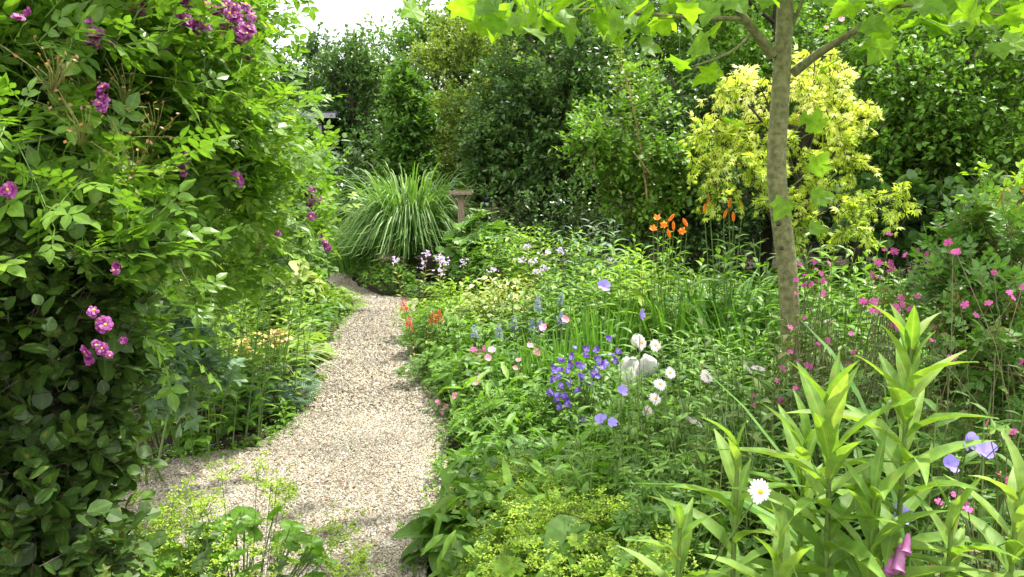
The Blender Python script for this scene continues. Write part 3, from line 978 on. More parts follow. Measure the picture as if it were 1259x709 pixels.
fl = at(608, 265, 12.4)
fn = thing("rail_fence", "low weathered rail fence with a round-topped post beside the bird table", "fence", (fl[0], 12.4, 0))
for dx, h in ((0, at(608, 246, 12.4)[2]), (.48, at(648, 253, 12.4)[2]), (-.75, at(540, 262, 12.4)[2])):
    mb = MB(); tube(mb, [(dx, 0, 0), (dx, 0, h - .02), (dx, 0, h)], [.045, .042, .03], 9); mb.build("post", m_wood, fn)
for z in (at(600, 259, 12.4)[2], .55):
    mb = MB(); box(mb, (-.1, .055, z), (1.7, .025, .09)); mb.build("rail", m_wood, fn)

# ------------------------------------------------------------------ tall ornamental grass
gp = gnd(512, 352)
gx0, gy0 = gp[0] - .12, 11.8


def misc_extra(t, r, P, h):
    pass


tuft("silver_grass", "large fountain of arching white-ribbed grass at the bend of the path", "ornamental grass", (gx0, gy0, 0), 1.95, n=2300, rad=.30,
     width=.014, mat=m_misc, lean=.17, droop=.78, k=12, hvar=.45, ext=.27, zmin=(.42, .4))
q = gnd(455, 325)
tuft("silver_grass", "smaller bright green grass clump behind and left of the arching grass", "ornamental grass", (q[0] + .05, 12.4, 0), 1.1, n=420, rad=.25,
     width=.008, mat=m_iris, lean=.25, droop=.3, k=7)
# ================================================================== CENTRE: round the grass
def gp_(px, py):
    g = gnd(px, py); return (g[0], g[1], 0)


def B(px, top, D, dx=0):
    p, z = base(px, top, D)
    return (p[0] + dx, D, 0), z


froth_s = froth(16, .06, .8)
mound("cranesbill", "low dark green leafy cranesbill skirt in front of the arching grass", "plant", gp_(484, 360), .40, .42, 460, GERAN, m_fresh, .075)
mound("cranesbill", "rounded leafy cranesbill at the path bend left of the grass base", "plant", gp_(456, 346), .3, .34, 240, GERAN, m_fresh, .07)
mound("small_cranesbill", "flat dark leafy plant edging the gravel right below the arching grass", "plant", gp_(522, 366), .32, .2, 260, GERAN, m_mid, .06)
mound("lady_mantle", "yellow-green frothy plant at the far bend of the gravel path", "plant", gp_(450, 330), .22, .24, 160, ROUND, m_lime, .06, extra=froth(30, .1, .9, .008))
pl, z = B(588, 262, 10)
mound("hollyhock", "big round-leaved plant just right of the tall arching grass", "plant", pl, .45, z, 200, ROUND, m_mid, .16)
pl, z = B(616, 275, 9.6)
mound("anemone", "broad-leaved mid green plant below the rail fence", "plant", pl, .4, z, 260, GERAN, m_fresh, .11)


def spikes(n, hh, mat, fs=.014, part="flower_spike", per=40, wid=.014, nodes=None):
    """each flower spike its own part"""
    def ex(t, *a):
        r = seed(t["label"])
        tips = a[0]
        for i in range(min(n, len(tips))):
            mb = MB()
            k = per
            z = np.sort(r.random(k)) * hh
            ph = np.arange(k) * 2.4
            w = wid * (1.1 - z / hh)
            P = np.c_[np.cos(ph) * w, np.sin(ph) * w, z - hh * .6]
            for q in range(2):
                place(mb, FAR, P, np.c_[np.cos(ph), np.sin(ph), .2 + 0 * ph] + r.normal(size=(k, 3)) * .4, np.array([0, 0, 1.]) + r.normal(size=(k, 3)) * .4,
                      fs * (1.3 - .6 * z / hh), r.random(k))
            mb.build(part, mat, t, loc=tips[i])
    return ex


def heads(me, n, size, centre=None, look=FLY, jit=.35, cname="flower_centre", mul=1, spread=.03):
    def ex(t, *a):
        r = seed(t["label"])
        tips = np.asarray(a[0])
        tips = tips[:n] if len(tips) >= n else tips
        if mul > 1:
            tips = np.repeat(tips, mul, 0) + r.normal(size=(len(tips) * mul, 3)) * spread
        nn = look + r.normal(size=(len(tips), 3)) * jit
        put_flowers(t, tips, nn, size * (.8 + .4 * r.random(len(tips))), me, centre, cname=cname)
    return ex


def cluster_heads(n, mat, rad=.045, fs=.022, k=22, part="flower_cluster", flat=.7):
    def ex(t, *a):
        r = seed(t["label"])
        tips = np.asarray(a[0])[:n]
        for p in tips:
            mb = MB()
            P = r.normal(size=(k, 3)) * [rad * .6, rad * .6, rad * .6 * flat]
            for j in range(3):
                place(mb, PET_W, P, rdir(r, k) + [0, -.2, .3], np.array([0, -.5, .7]) + r.normal(size=(k, 3)) * .5, fs * (.6 + .5 * r.random(k)), r.random(k))
            mb.build(part, mat, t, loc=p)
    return ex


pl, z = B(571, 226, 12.9)
leafy_stems("delphinium", "tall violet delphinium spire just behind the bird table tray", "plant", pl, z, 3, .1, GERAN, m_mid, .09, 8, flowers=spikes(1, .3, p_indigo, .035, per=60, wid=.025))
pl, z = B(600, 240, 13.2)
leafy_stems("delphinium", "blue delphiniums in shade behind the fence post", "plant", pl, z, 5, .25, GERAN, m_mid, .09, 8, flowers=spikes(3, .32, p_indigo, .035, per=60, wid=.025))

# ================================================================== RIGHT BED, back to front
STEMS = [  # label, px, top, D, n, spread, T, mat, size, nl
    ("bright green willow-leaved clump farthest back, in front of the bird table fence", 640, 268, 9.0, 34, .55, LANCE, m_fresh, .10, 22),
    ("light green leafy clump right of the farthest willow-leaved one, with white flower tufts", 672, 272, 8.5, 30, .5, LANCE, m_lime, .10, 20),
    ("upright glaucous-leaved stems standing clear before the dark shade", 730, 276, 8.2, 14, .3, LANCE, m_blue, .13, 20),
    ("sunlit phlox clump with yellowish green leaves in the middle of the bed", 765, 300, 7.4, 36, .5, LANCE, m_fresh, .12, 20),
    ("sunlit phlox clump right behind the white stones", 740, 335, 6.6, 34, .45, LANCE, m_fresh, .11, 18),
    ("phlox clump in front of the orange daylily flowers", 800, 318, 6.2, 34, .45, LANCE, m_lime, .11, 18),
    ("leafy green clump left of the blue iris flower", 690, 330, 6.6, 26, .4, LANCE, m_mid, .09, 18),
    ("dark green upright clump between the daylily buds and the young tree trunk", 912, 300, 6.0, 24, .35, LANCE, m_mid, .12, 18),
    ("bright leafy clump right of the young tree trunk under the golden maple", 1012, 300, 5.2, 30, .4, LANCE, m_fresh, .10, 18),
    ("sunlit leafy clump below the golden maple, left of the pink campions", 1050, 325, 4.9, 26, .35, LANCE, m_fresh, .09, 16),
    ("low leafy clump left of the white stones, behind the violas", 700, 385, 5.9, 24, .35, LANCE, m_fresh, .08, 16),
    ("green leafy clump between the white stones and the young tree", 850, 400, 4.9, 30, .4, LANCE, m_mid, .085, 18),
    ("bushy green clump left of the young tree base", 905, 410, 4.5, 28, .35, LANCE, m_fresh, .08, 18),
]
for lb, px, top, D, n, sp_, T, m, s, nl in STEMS:
    pl, z = B(px, top - 14 * (D > 5 and px > 690), D)
    leafy_stems("phlox", lb, "plant", pl, z, n, sp_, T, m, s, nl, lean=.22)

MOUNDS = [  # name, label, px, top, D, rad, n, T, mat, size
    ("spiraea", "cream and green variegated shrublet in the middle of the left part of the bed", 622, 340, 7.2, .48, 700, OVAL, m_cream, .06),
    ("spiraea", "yellow-green bushy spiraea at the path edge below the pale lilac bellflowers", 560, 350, 7.6, .5, 900, OVAL, m_lime, .06),
    ("meadow_rue", "green leafy mound behind the red plumes beside the path", 545, 378, 6.9, .35, 420, FERN, m_fresh, .1),
    ("columbine", "mid green mound right of the red plumes", 585, 392, 6.2, .38, 420, TRI3, m_fresh, .07),
    ("columbine", "leafy mound in front of the cream variegated shrublet", 640, 378, 6.3, .36, 360, TRI3, m_mid, .07),
    ("love_in_a_mist", "fine feathery dark green mound overhanging the gravel edge", 552, 432, 6.0, .34, 700, FERN, m_mid, .07),
    ("chamomile", "fine feathery mound behind the pink pinks", 590, 432, 5.4, .34, 520, FERN, m_fresh, .07),
    ("cranesbill", "sunlit cranesbill mound at the path edge where the gravel is widest", 616, 492, 4.6, .34, 380, GERAN, m_fresh, .065),
    ("cranesbill", "cranesbill mound left of the violas", 640, 480, 4.5, .36, 420, GERAN, m_fresh, .065),
    ("cranesbill", "cranesbill mound below the violas", 690, 545, 3.7, .36, 380, GERAN, m_mid, .07),
    ("cranesbill", "cranesbill mound overhanging the path left of the lower violas", 636, 535, 4.0, .34, 380, GERAN, m_fresh, .065),
    ("cranesbill", "tall cut-leaved cranesbill right below the white stones", 790, 485, 3.9, .34, 320, GERAN, m_fresh, .085),
    ("cranesbill", "deeply cut bright cranesbill leaves in front of the two daisies", 770, 560, 2.9, .34, 260, GERAN, m_fresh, .10),
    ("cranesbill", "cut-leaved cranesbill between the alchemilla froth and the lilies", 820, 590, 2.5, .30, 220, GERAN, m_mid, .09),
    ("cranesbill", "cranesbill mound below the young tree base", 930, 465, 3.7, .36, 360, GERAN, m_mid, .08),
    ("cranesbill", "shaded cranesbill mound behind the lone white daisy", 900, 540, 2.9, .34, 260, GERAN, m_mid, .08),
    ("cranesbill", "leafy cranesbill behind the tallest lily stem", 1060, 480, 2.8, .36, 300, GERAN, m_mid, .08),
    ("cranesbill", "dark green cranesbill filling below the bronze-leaved rose", 1180, 470, 2.6, .42, 340, GERAN, m_mid, .08),
    ("cranesbill", "dark leafy cranesbill at the right edge beside the lilies", 1235, 560, 1.9, .3, 200, GERAN, m_mid, .07),
]
for nm, lb, px, top, D, rad, n, T, m, s in MOUNDS:
    pl, z = B(px, top, D)
    mound(nm, lb, "plant", pl, rad, max(z, .18), n, T, m, s)

# pale lilac bellflowers
for lb, px, top, D, n in (("pale lilac bellflowers leaning to the path before the arching grass", 545, 312, 8.2, 9),
                          ("pale lilac bellflowers with brown stems in mid bed", 668, 305, 7.4, 8)):
    pl, z = B(px, top, D)
    leafy_stems("bellflower", lb, "bellflower", pl, z, n, .5, LANCE, m_yel, .07, 14, flowers=cluster_heads(n, p_lilac, .04, .02, 12), stemmat=m_brownstem, lean=.3)
# red plumes
for lb, px, top, D, n in (("red feathery flower plumes at the path edge", 528, 371, 6.7, 3), ("lower red plume nearest the gravel", 517, 392, 6.4, 1)):
    pl, z = B(px, top, D)
    leafy_stems("astilbe", lb, "plant", pl, z, n + 2, .14, LANCE, m_yel, .05, 8, flowers=spikes(n, .10, p_red, .016, "plume", 60, .022), stemmat=m_brownstem)

# iris and rush leaves
for lb, px, top, D, n in (("upright narrow iris leaves with one lilac flower above them", 742, 352, 5.6, 90),
                          ("dense upright rushy leaves behind the violas", 692, 392, 5.2, 150),
                          ("narrow rushy leaves left of the violas with small pinks between", 648, 412, 5.1, 110)):
    pl, z = B(px, top, D)
    fl_ = (lambda t, r, P, h: put_flowers(t, [(0, 0, h)], [FLY], .05, f_geran)) if "lilac" in lb else None
    tuft("iris", lb, "iris", pl, z * 1.0, n, .2, .009, m_iris, lean=.12, droop=.06, extra=fl_)
# steel-blue spikes
for lb, px, top, D, n in (("steel blue flower spike pair right of the red plumes", 602, 398, 6.0, 2),
                          ("steel blue flower spikes leaning in the middle of the bed", 633, 394, 5.8, 4),
                          ("dull blue flower spikes above the rushy leaves", 690, 368, 6.0, 3)):
    pl, z = B(px, top, D)
    leafy_stems("catmint", lb, "plant", pl, z, n + 3, .2, LANCE, m_blue, .04, 12, flowers=spikes(n, .10, p_steel, .018, per=46))
# pinks
def loose_flowers(name, label, cat, spots, D, me, size, leafT=LANCE, leafm=m_mid, lsize=.04, centre=None, look=FLY, nst=14, leafn=10, jit=.3, stm=m_stem, cname="flower_centre", Dj=.25):
    """stems rising to given spots, one flower each, with thin foliage"""
    r = seed(label)
    if me is f_campion:
        spots = spots + [(a + r.normal() * 16, b + r.normal() * 14) for a, b in spots[:8]]
    pts = np.array([at(px, py, D + Dj * (r.random() - .5)) for px, py in spots])
    loc = np.array([pts[:, 0].mean(), D, 0.])
    t = thing(name, label, cat, loc)
    q = pts - loc
    P0 = np.c_[q[:, :2] * .45 + r.normal(size=(len(q), 2)) * .05, 0 * q[:, 0]]
    extra = r.integers(0, len(q), nst)
    q2 = np.concatenate([q, q[extra] * [1.05, 1.05, .8] + r.normal(size=(nst, 3)) * [.06, .06, .05]])
    P0 = np.concatenate([P0, P0[extra] + r.normal(size=(nst, 3)) * [.04, .04, 0]])
    tt = np.linspace(0, 1, 6)[None, :, None]
    pth = P0[:, None] * (1 - tt) + q2[:, None] * tt
    pth[:, :, :2] += (tt * (1 - tt) * r.normal(size=(len(q2), 1, 2)) * .35)
    st, mb = MB(), MB()
    tubes(st, pth, np.linspace(1, .6, 6)[None] * .0022, 4, r.random(len(q2)))
    nl = leafn
    ti = r.random((len(q2), nl)) * .85
    pos = P0[:, None] * (1 - ti[..., None]) + q2[:, None] * ti[..., None]
    ph = r.random((len(q2), nl)) * 6.28
    yd = np.stack([np.cos(ph), np.sin(ph), .4 + 0 * ph], -1)
    place(mb, leafT, pos.reshape(-1, 3), yd.reshape(-1, 3), np.array([0, 0, 1.]) + r.normal(size=(yd.size // 3, 3)) * .3,
          lsize * (.6 + .7 * r.random(yd.size // 3)), r.random(yd.size // 3), bend=.2)
    st.build("stems", stm, t, smooth=True); mb.build("foliage", leafm, t)
    if me is not None:
        put_flowers(t, q, look + r.normal(size=(len(q), 3)) * jit, size * (.85 + .3 * r.random(len(q))), me, centre, cname=cname)
    return t


loose_flowers("garden_pink", "pale pink flowers scattered left of the rushy leaves", "flowers",
              [(695, 392), (637, 443), (652, 425), (668, 402), (634, 452), (585, 470), (560, 487), (590, 462), (637, 462), (600, 440), (605, 430), (660, 432)], 5.0, f_dianthus, .023)
loose_flowers("garden_pink", "tiny pale pink flowers trailing over the gravel edge", "flowers",
              [(538, 494), (548, 500), (556, 507), (551, 515), (562, 490), (543, 508)], 5.1, f_dianthus, .018, nst=10, Dj=.1)
loose_flowers("penstemon", "crimson and mauve flower stems beside the steel blue spikes", "flowers",
              [(590, 434), (592, 446), (588, 440), (600, 447), (596, 428)], 5.5, f_campion, .024)

# violas
vp_ = [(715, 462), (728, 458), (690, 442), (703, 438), (735, 440), (745, 446), (752, 436), (681, 452), (697, 455), (720, 436), (733, 430), (712, 448),
      (684, 490), (694, 488), (688, 500), (676, 482), (700, 470), (741, 452), (757, 443), (726, 470), (689, 474), (710, 480), (735, 462), (680, 466), (760, 432), (699, 497), (716, 515)]
r = seed("viola")
vp = vp_ + [(a + r.normal() * 9, b + r.normal() * 9) for a, b in vp_[:18]]
t = mound("viola", "clump of violet-blue violas in front of the white stones", "violas", (B(718, 440, 4.4)[0]), .34, B(718, 438, 4.4)[1], 520, OVAL, m_mid, .045)
put_flowers(t, [at(x, y, 4.15 + .1 * r.random()) - np.array(t.location) for x, y in vp], [np.array([0, -.9, .3]) + r.normal(size=3) * .3 for _ in vp], .019, f_viola, c_viola, cname="flower_eye")

# white stones
m_stone = solid_mat("white_marble", (.34, .34, .32), (.72, .71, .68), 14, .7, .6, detail=8)


def stone(label, c, rad, seedn):
    r = seed(seedn)
    n, k = 20, 12
    v, f = [], []
    W = rdir(r, 16)
    for i in range(k + 1):
        th = pi * i / k
        for j in range(n):
            ph = 2 * pi * j / n
            u = np.array([math.sin(th) * math.cos(ph), math.sin(th) * math.sin(ph), math.cos(th)])
            q = min(.86, min(.62 / max(.01, w_ @ u) for w_ in W)) * 1.12 + .03 * math.sin(9 * u[0] + 5 * u[2]) + .012 * r.normal()
            v.append(u * q * rad)
    for i in range(k):
        for j in range(n):
            f.append((i * n + j, (i + 1) * n + j, (i + 1) * n + (j + 1) % n, i * n + (j + 1) % n))
    mb = MB(); mb.add(v, f)
    o = mb.build("white_stone", m_stone, smooth=True, loc=c)
    o["label"] = label; o["category"] = "stone"; o["group"] = "pile of white stones"


s1 = at(774, 440, 4.75)
stone("large white stone lowest in the pile beside the violas", (s1[0], 4.75, s1[2] - .13), np.array([.10, .11, .15]), "s7")
s2 = at(783, 400, 4.8)
stone("rounded white stone topping the pile, behind the two big daisies", (s2[0] + .01, 4.86, s1[2] + .08), np.array([.05, .055, .05]), "s2")
s3 = at(766, 432, 4.6)
stone("small white stone leaning at the left foot of the pile", (s3[0] + .16, 4.7, s1[2] - .04), np.array([.07, .07, .09]), "s3")

# daylilies
def daylily(label, spots, buds, D, px, leafn, leafh):
    pl, z = B(px, 330, D)
    def ex(t, r, P, h):
        st = MB(); loc = np.array(t.location)
        allp = [at(x, y, D - .1) - loc for x, y in spots + buds]
        for q in allp:
            b = np.array([q[0] * .35 + r.normal() * .03, r.normal() * .04, 0])
            tubes(st, np.array([[b, b * .5 + q * .5 + [.02, 0, .03], q]]), np.array([[.006, .005, .003]]), 5)
        st.build("flower_stalks", m_stem, t)
        put_flowers(t, allp[:len(spots)], [np.array([-.2, -.8, .5]) + r.normal(size=3) * .35 for _ in spots], .046, f_lily)
        put_flowers(t, allp[len(spots):], [np.array([r.normal() * .3, -.1, 1]) for _ in buds], .075, f_bud, name="bud")
    return tuft("daylily", label, "daylily", pl, leafh, leafn, .28, .016, m_iris, lean=.35, droop=.45, extra=ex)


daylily("daylily with open orange flowers in the middle of the bed", [(808, 270), (816, 276), (803, 282), (838, 284)], [(824, 292), (822, 272), (845, 278), (828, 283)], 6.5, 815, 160, .85)
daylily("daylily with orange buds just left of the young tree trunk", [], [(890, 268), (913, 258), (866, 262), (872, 250), (902, 272), (896, 255)], 6.3, 890, 240, .95)
pl, z = B(925, 345, 5.4)
tuft("montbretia", "dark green sword leaves massed left of the young tree trunk", "plant", pl, z, 160, .25, .014, m_iris, lean=.2, droop=.25)
pl, z = B(835, 330, 5.9)
tuft("montbretia", "tall narrow leaves rising below the open orange daylilies", "plant", pl, z, 130, .25, .011, m_iris, lean=.2, droop=.2)

# thick low greenery round the foot of the young tree
for lb, px, top, D, n, m, s in (("leafy campion plants hiding the foot of the young tree trunk", 975, 405, 3.55, 30, m_campleaf, .075),
                                ("leafy campion plants right of the young tree foot", 1030, 395, 3.3, 30, m_campleaf, .075),
                                ("green leafy stems left of the young tree foot behind the lily tips", 915, 430, 3.3, 26, m_mid, .07),
                                ("bright leafy stems in front of the white stones", 800, 440, 4.3, 20, m_fresh, .07),
                                ("leafy green stems between the daisies and the lilies", 860, 470, 3.1, 26, m_fresh, .075),
                                ("dense greenery below the bronze-leaved rose", 1180, 440, 2.7, 30, m_mid, .08),
                                ("dense greenery at the right edge behind the lilies", 1245, 470, 2.3, 24, m_mid, .08),
                                ("sunlit leafy clump under the pink campions, right of the golden maple", 1120, 330, 4.2, 40, m_fresh, .09),
                                ("sunlit leafy clump at the right edge under the low bright shrub", 1230, 310, 4.4, 36, m_mid, .10)):
    pl, z = B(px, top, D)
    leafy_stems("leafy_perennial", lb, "plant", pl, z, n, .4, LANCE, m, s, 18, lean=.25)

# big daisies
DA = dict(me=f_daisy, size=.030, centre=c_daisy, look=np.array([0, -.85, .4]), cname="flower_disc")
loose_flowers("ox_eye_daisy", "pair of large white daisies open in front of the white stones", "daisies", [(789, 421), (806, 424)], 3.6, leafm=m_fresh, nst=8, **DA)
loose_flowers("ox_eye_daisy", "group of white daisies, some seen from the side, right below the white stones", "daisies",
              [(806, 490), (796, 505), (824, 458), (868, 463), (812, 472)], 3.3, leafm=m_fresh, nst=10, **{**DA, "size": .028})
loose_flowers("ox_eye_daisy", "white daisy heads nodding left of the young tree base", "daisies", [(922, 455), (932, 452), (870, 462), (848, 515), (858, 520)], 3.2, leafm=m_fresh, nst=8, **{**DA, "size": .026, "look": np.array([.5, .1, .9])})
loose_flowers("ox_eye_daisy", "single white daisy low among the lily leaves", "daisy", [(935, 604)], 1.42, leafm=m_fresh, nst=5, **{**DA, "size": .018})
# blue cranesbills
GB = dict(me=f_geran, leafT=GERAN, leafm=m_fresh, lsize=.06)
loose_flowers("blue_cranesbill", "two lilac-blue cranesbill flowers on arching stems below the violas", "flowers", [(764, 480), (738, 516), (787, 386), (752, 520)], 2.7, size=.024, nst=8, leafn=4, **GB)
loose_flowers("blue_cranesbill", "lavender-blue cranesbill flowers at right among the lilies", "flowers", [(1166, 569), (1209, 557), (1111, 635), (1190, 540)], 1.75, size=.024, nst=12, leafn=5, **{**GB, "leafm": m_mid})

# pink campions
CA = dict(me=f_campion, leafT=LANCE, leafm=m_campleaf, lsize=.05, stm=m_campstem)
loose_flowers("red_campion", "pink campions just right of the young tree trunk", "campions",
              [(979, 344), (989, 350), (997, 349), (1005, 346), (1010, 336), (1003, 330), (1012, 345), (987, 380), (972, 402), (1012, 363)], 3.6, size=0.0136, nst=26, leafn=12, jit=.6, **CA)
loose_flowers("red_campion", "bright pink campions against the dark shade right of the golden maple", "campions",
              [(1088, 307), (1113, 313), (1139, 312), (1080, 323), (1098, 329), (1093, 287), (1140, 322), (1080, 341), (1104, 349), (1154, 338), (1090, 355)], 3.4, size=0.0163, nst=34, leafn=12, jit=.6, **CA)
loose_flowers("red_campion", "pink campions around the tip of the tallest lily stem", "campions",
              [(1061, 370), (1081, 382), (1104, 384), (1108, 366), (1128, 364), (1130, 400), (1098, 398), (1065, 372)], 2.9, size=0.0143, nst=34, leafn=12, jit=.6, **CA)
loose_flowers("red_campion", "pink campions in front of the bronze-leaved rose", "campions",
              [(1166, 298), (1175, 309), (1186, 374), (1222, 335), (1162, 412), (1146, 418), (1257, 352), (1246, 366), (1256, 445), (1215, 372)], 2.5, size=0.0122, nst=24, leafn=10, jit=.6, **CA)
loose_flowers("red_campion", "small pink campions low beside the young tree base", "campions",
              [(980, 444), (972, 432), (996, 450), (1020, 430), (1002, 425), (1044, 447), (926, 486), (960, 490), (1018, 418), (1022, 396), (955, 468)], 3.1, size=0.0116, nst=44, leafn=12, jit=.6, **CA)
loose_flowers("red_campion", "vivid pink campions at the right edge between the lily leaves", "campions",
              [(1213, 520), (1227, 582), (1173, 608), (1190, 626), (1148, 694), (1246, 530), (1219, 690), (1160, 660), (1180, 605), (1240, 600)], 1.7, size=0.0088, nst=16, leafn=8, jit=.6, **CA)
loose_flowers("wild_grasses", "thin brown flower stalks and grasses left of the lilies", "plant",
              [(850, 470), (880, 480), (900, 500), (868, 500), (820, 520), (895, 470), (930, 480), (845, 540), (880, 520), (950, 500), (915, 515)], 2.8, me=None, size=1, nst=50, leafn=10, leafT=LANCE, leafm=m_yel, lsize=.05)

# bronze-leaved rose
mass("bronze_rose", "rose bush with bronze and green leaves at the right edge", "rose",
     [blob(1200, 335, 3.1, .2, .2, .12), blob(1235, 380, 2.9, .2, .25, .16), blob(1170, 400, 3.0, .16, .2, .12), blob(1245, 440, 2.7, .2, .3, .16), blob(1195, 450, 2.8, .18, .25, .14), blob(1255, 300, 3.1, .14, .2, .14), blob(1215, 290, 3.3, .12, .15, .1), blob(1180, 350, 3.2, .14, .15, .1)],
     ROSE5, m_bronze, .10, per=130, nl=5, L=.22, woodmat=m_brownstem, loc=(1.75, 2.95, 0))

# ------------------------------------------------------------------ near alchemilla
def alch(label, px, top, D, rad, n=130, fr=None, mat=m_lime, size=.075, ze=0):
    pl, z = B(px, top, D)
    return mound("lady_mantle", label, "lady's mantle", pl, rad, max(z - .06, .12), n, ROUND, mat, size, extra=fr or froth(34, .10, .9))


alch("lady's mantle spilling over the gravel above the broad-leaved rosette", 626, 580, 3.4, .28, 150)
alch("lady's mantle with frothy heads right of the broad-leaved rosette", 655, 615, 2.9, .28, 150, froth(34, .12, .9))
alch("frothy lady's mantle filling the bottom centre-right of the view", 690, 640, 2.5, .30, 150, froth(36, .12, .9))
alch("lady's mantle beneath the cut-leaved cranesbill", 745, 620, 2.6, .26, 120, froth(40, .12, .9), m_fresh)
alch("lady's mantle nearest the camera at the path edge", 632, 690, 2.45, .24, 110, froth(30, .10, .9))
alch("lady's mantle in the lower bed left of the small lily shoots", 790, 670, 2.1, .24, 110, froth(44, .12, .9), m_fresh)
alch("lady's mantle behind the froth, greener and lower", 660, 580, 3.2, .28, 160, froth(30, .1, .9), m_fresh)
pl = gp_(541, 690)
mound("rosette_plant", "low rosette of broad green leaves at the gravel edge", "plant", (pl[0] + .06, pl[1] - .0, 0), .15, .22, 40, HOSTA, m_mid, .17, tilt=.7)
pl, z = B(730, 640, 2.5)
mound("foxglove_rosette", "broad plain green leaves among the frothy flowers", "plant", pl, .2, z, 30, HOSTA, m_mid, .15)
alch("lime green lady's mantle sprays at bottom left beside the hedge shrub", 175, 640, 2.5, .30, 70, froth(40, .16, 1.1), m_fresh, .08)
alch("airy lady's mantle sprays leaning over the gravel at bottom left", 290, 615, 2.55, .34, 60, froth(50, .16, 1.2), m_fresh, .08)
pl, z = B(250, 640, 2.3)
mound("mallow", "dark green lobed leaves held above the sprays at bottom left", "plant", pl, .24, z - .05, 34, lobed(5, .6, spread=2.3), m_hedge, .085)

# ------------------------------------------------------------------ lilies in the foreground
def lily(label, px, py, D, hx=0, n=30, s=.17, leaflo=.35, bundle=.5, group="lily shoots in the right foreground"):
    r = seed(label)
    p, z = base(px, py + 45 * s / .17, D)
    loc = np.array([p[0] + hx, D, 0.])
    t = thing("lily", label, "lily", loc, group)
    mb, st = MB(), MB()
    top = np.array([-hx, 0, z])
    pth = np.array([[0, 0, 0], top * .5 + [hx * .1, 0, 0], top])
    tube(st, pth, [.008, .007, .004], 7, sub=3)
    ti = leaflo + (1 - leaflo) * np.linspace(0, 1, n) ** .8
    P = np.stack([np.interp(ti, [0, .5, 1], pth[:, c]) for c in range(3)], 1)
    ph = np.arange(n) * 2.4 + r.random() * 6 + r.normal(size=n) * .2
    el = np.interp(ti, [leaflo, .75, 1], [.35, .75, 1.45]) + r.normal(size=n) * .12
    yd = np.c_[np.cos(ph) * np.cos(el), np.sin(ph) * np.cos(el), np.sin(el)]
    nn = np.c_[-np.cos(ph) * np.sin(el), -np.sin(ph) * np.sin(el), np.cos(el)] + r.normal(size=(n, 3)) * .15
    sz = s * np.interp(ti, [leaflo, .7, .9, 1], [.85, 1.1, .95, .6]) * (1 + .12 * r.normal(size=n))
    LB2 = T_leaf([0, .12, .3, .5, .7, .87, 1], [.03, .085, .13, .14, .10, .05, .004], .55, .5, .015)
    vv = np.clip(r.random(n) * .6 + ti * .4, 0, 1); h_ = n // 2
    idx_ = r.permutation(n)[:h_]
    place(mb, LB2, P[idx_], yd[idx_], nn[idx_], sz[idx_] * 1.1, vv[idx_], bend=.2 * r.random(h_), wid=.6 + .25 * r.random(h_))
    kk = np.setdiff1d(np.arange(n), idx_); P, yd, nn, sz, ti = P[kk], yd[kk], nn[kk], sz[kk], ti[kk]; n = len(kk)
    place(mb, LANCEB, P, yd, nn, sz * 1.05, np.clip(r.random(n) * .6 + ti * .4, 0, 1), bend=np.interp(ti, [leaflo, .8, 1], [.35, .15, 0]) * (.5 + r.random(n)), wid=.6 + .25 * r.random(n))
    mb.build("foliage", m_lily, t, smooth=True); st.build("stem", m_stem, t, smooth=True)
    return t


lily("tallest lily shoot in the foreground, its tip among the pink campions", 1120, 375, 1.62, n=40, s=.19)
lily("lily shoot in the centre of the foreground group with broad spreading leaves", 1022, 455, 1.55, .02, n=36, s=.19)
lily("lily shoot behind and left of the central one with leaves bundled upright", 990, 500, 1.7, n=26, s=.17)
lily("leftmost tall lily shoot, leaves closed into a narrow bundle", 907, 515, 1.6, n=20, s=.16)
lily("short lily shoot at bottom left of the lily group", 836, 615, 1.5, n=20, s=.13)
lily("lily shoot half cut off by the right edge of the view", 1252, 560, 1.5, n=24, s=.17)
lily("lily shoot with wide leaves between the tallest and central ones", 1075, 560, 1.5, n=26, s=.18)
lily("low lily shoot below the single white daisy", 960, 640, 1.45, n=20, s=.15)
lily("low lily shoot at the bottom right among the pink campions", 1170, 600, 1.5, n=24, s=.17)
# arching long leaf at right
t = tuft("bearded_iris", "long arching blades sweeping in from the right edge", "plant", (1.05, 1.6, 0), 1.25, 9, .12, .02, m_iris, lean=.25, droop=.5, k=10, hvar=.2)
fx = at(1110, 688, 1.5)
t = thing("foxglove", "purple-pink foxglove bell nodding at the bottom right", "foxglove", (fx[0] + .02, 1.52, 0))
mb = MB(); tube(mb, [(0, .02, 0), (.01, .01, fx[2] * .6), (0, 0, fx[2] + .05)], [.006, .005, .003], 6, sub=2); mb.build("stem", m_stem, t, smooth=True)
for k, (dx, dz, s_) in enumerate(((0, 0, 1), (.012, .03, .7), (-.02, -.01, .8))):
    mb = MB()
    tube(mb, np.array([(0, 0, .028), (-.004, -.006, .02), (-.01, -.014, .0), (-.014, -.02, -.012), (-.017, -.025, -.018)]) * s_, np.array([.004, .009, .011, .0125, .016]) * s_, 12, var=.6 - .2 * k, sub=2)
    mb.build("flower_bell", P_("petal_foxglove", (.42, .12, .34), (.66, .33, .55)), t, smooth=True, loc=(dx - .02, -.01, fx[2] + dz))

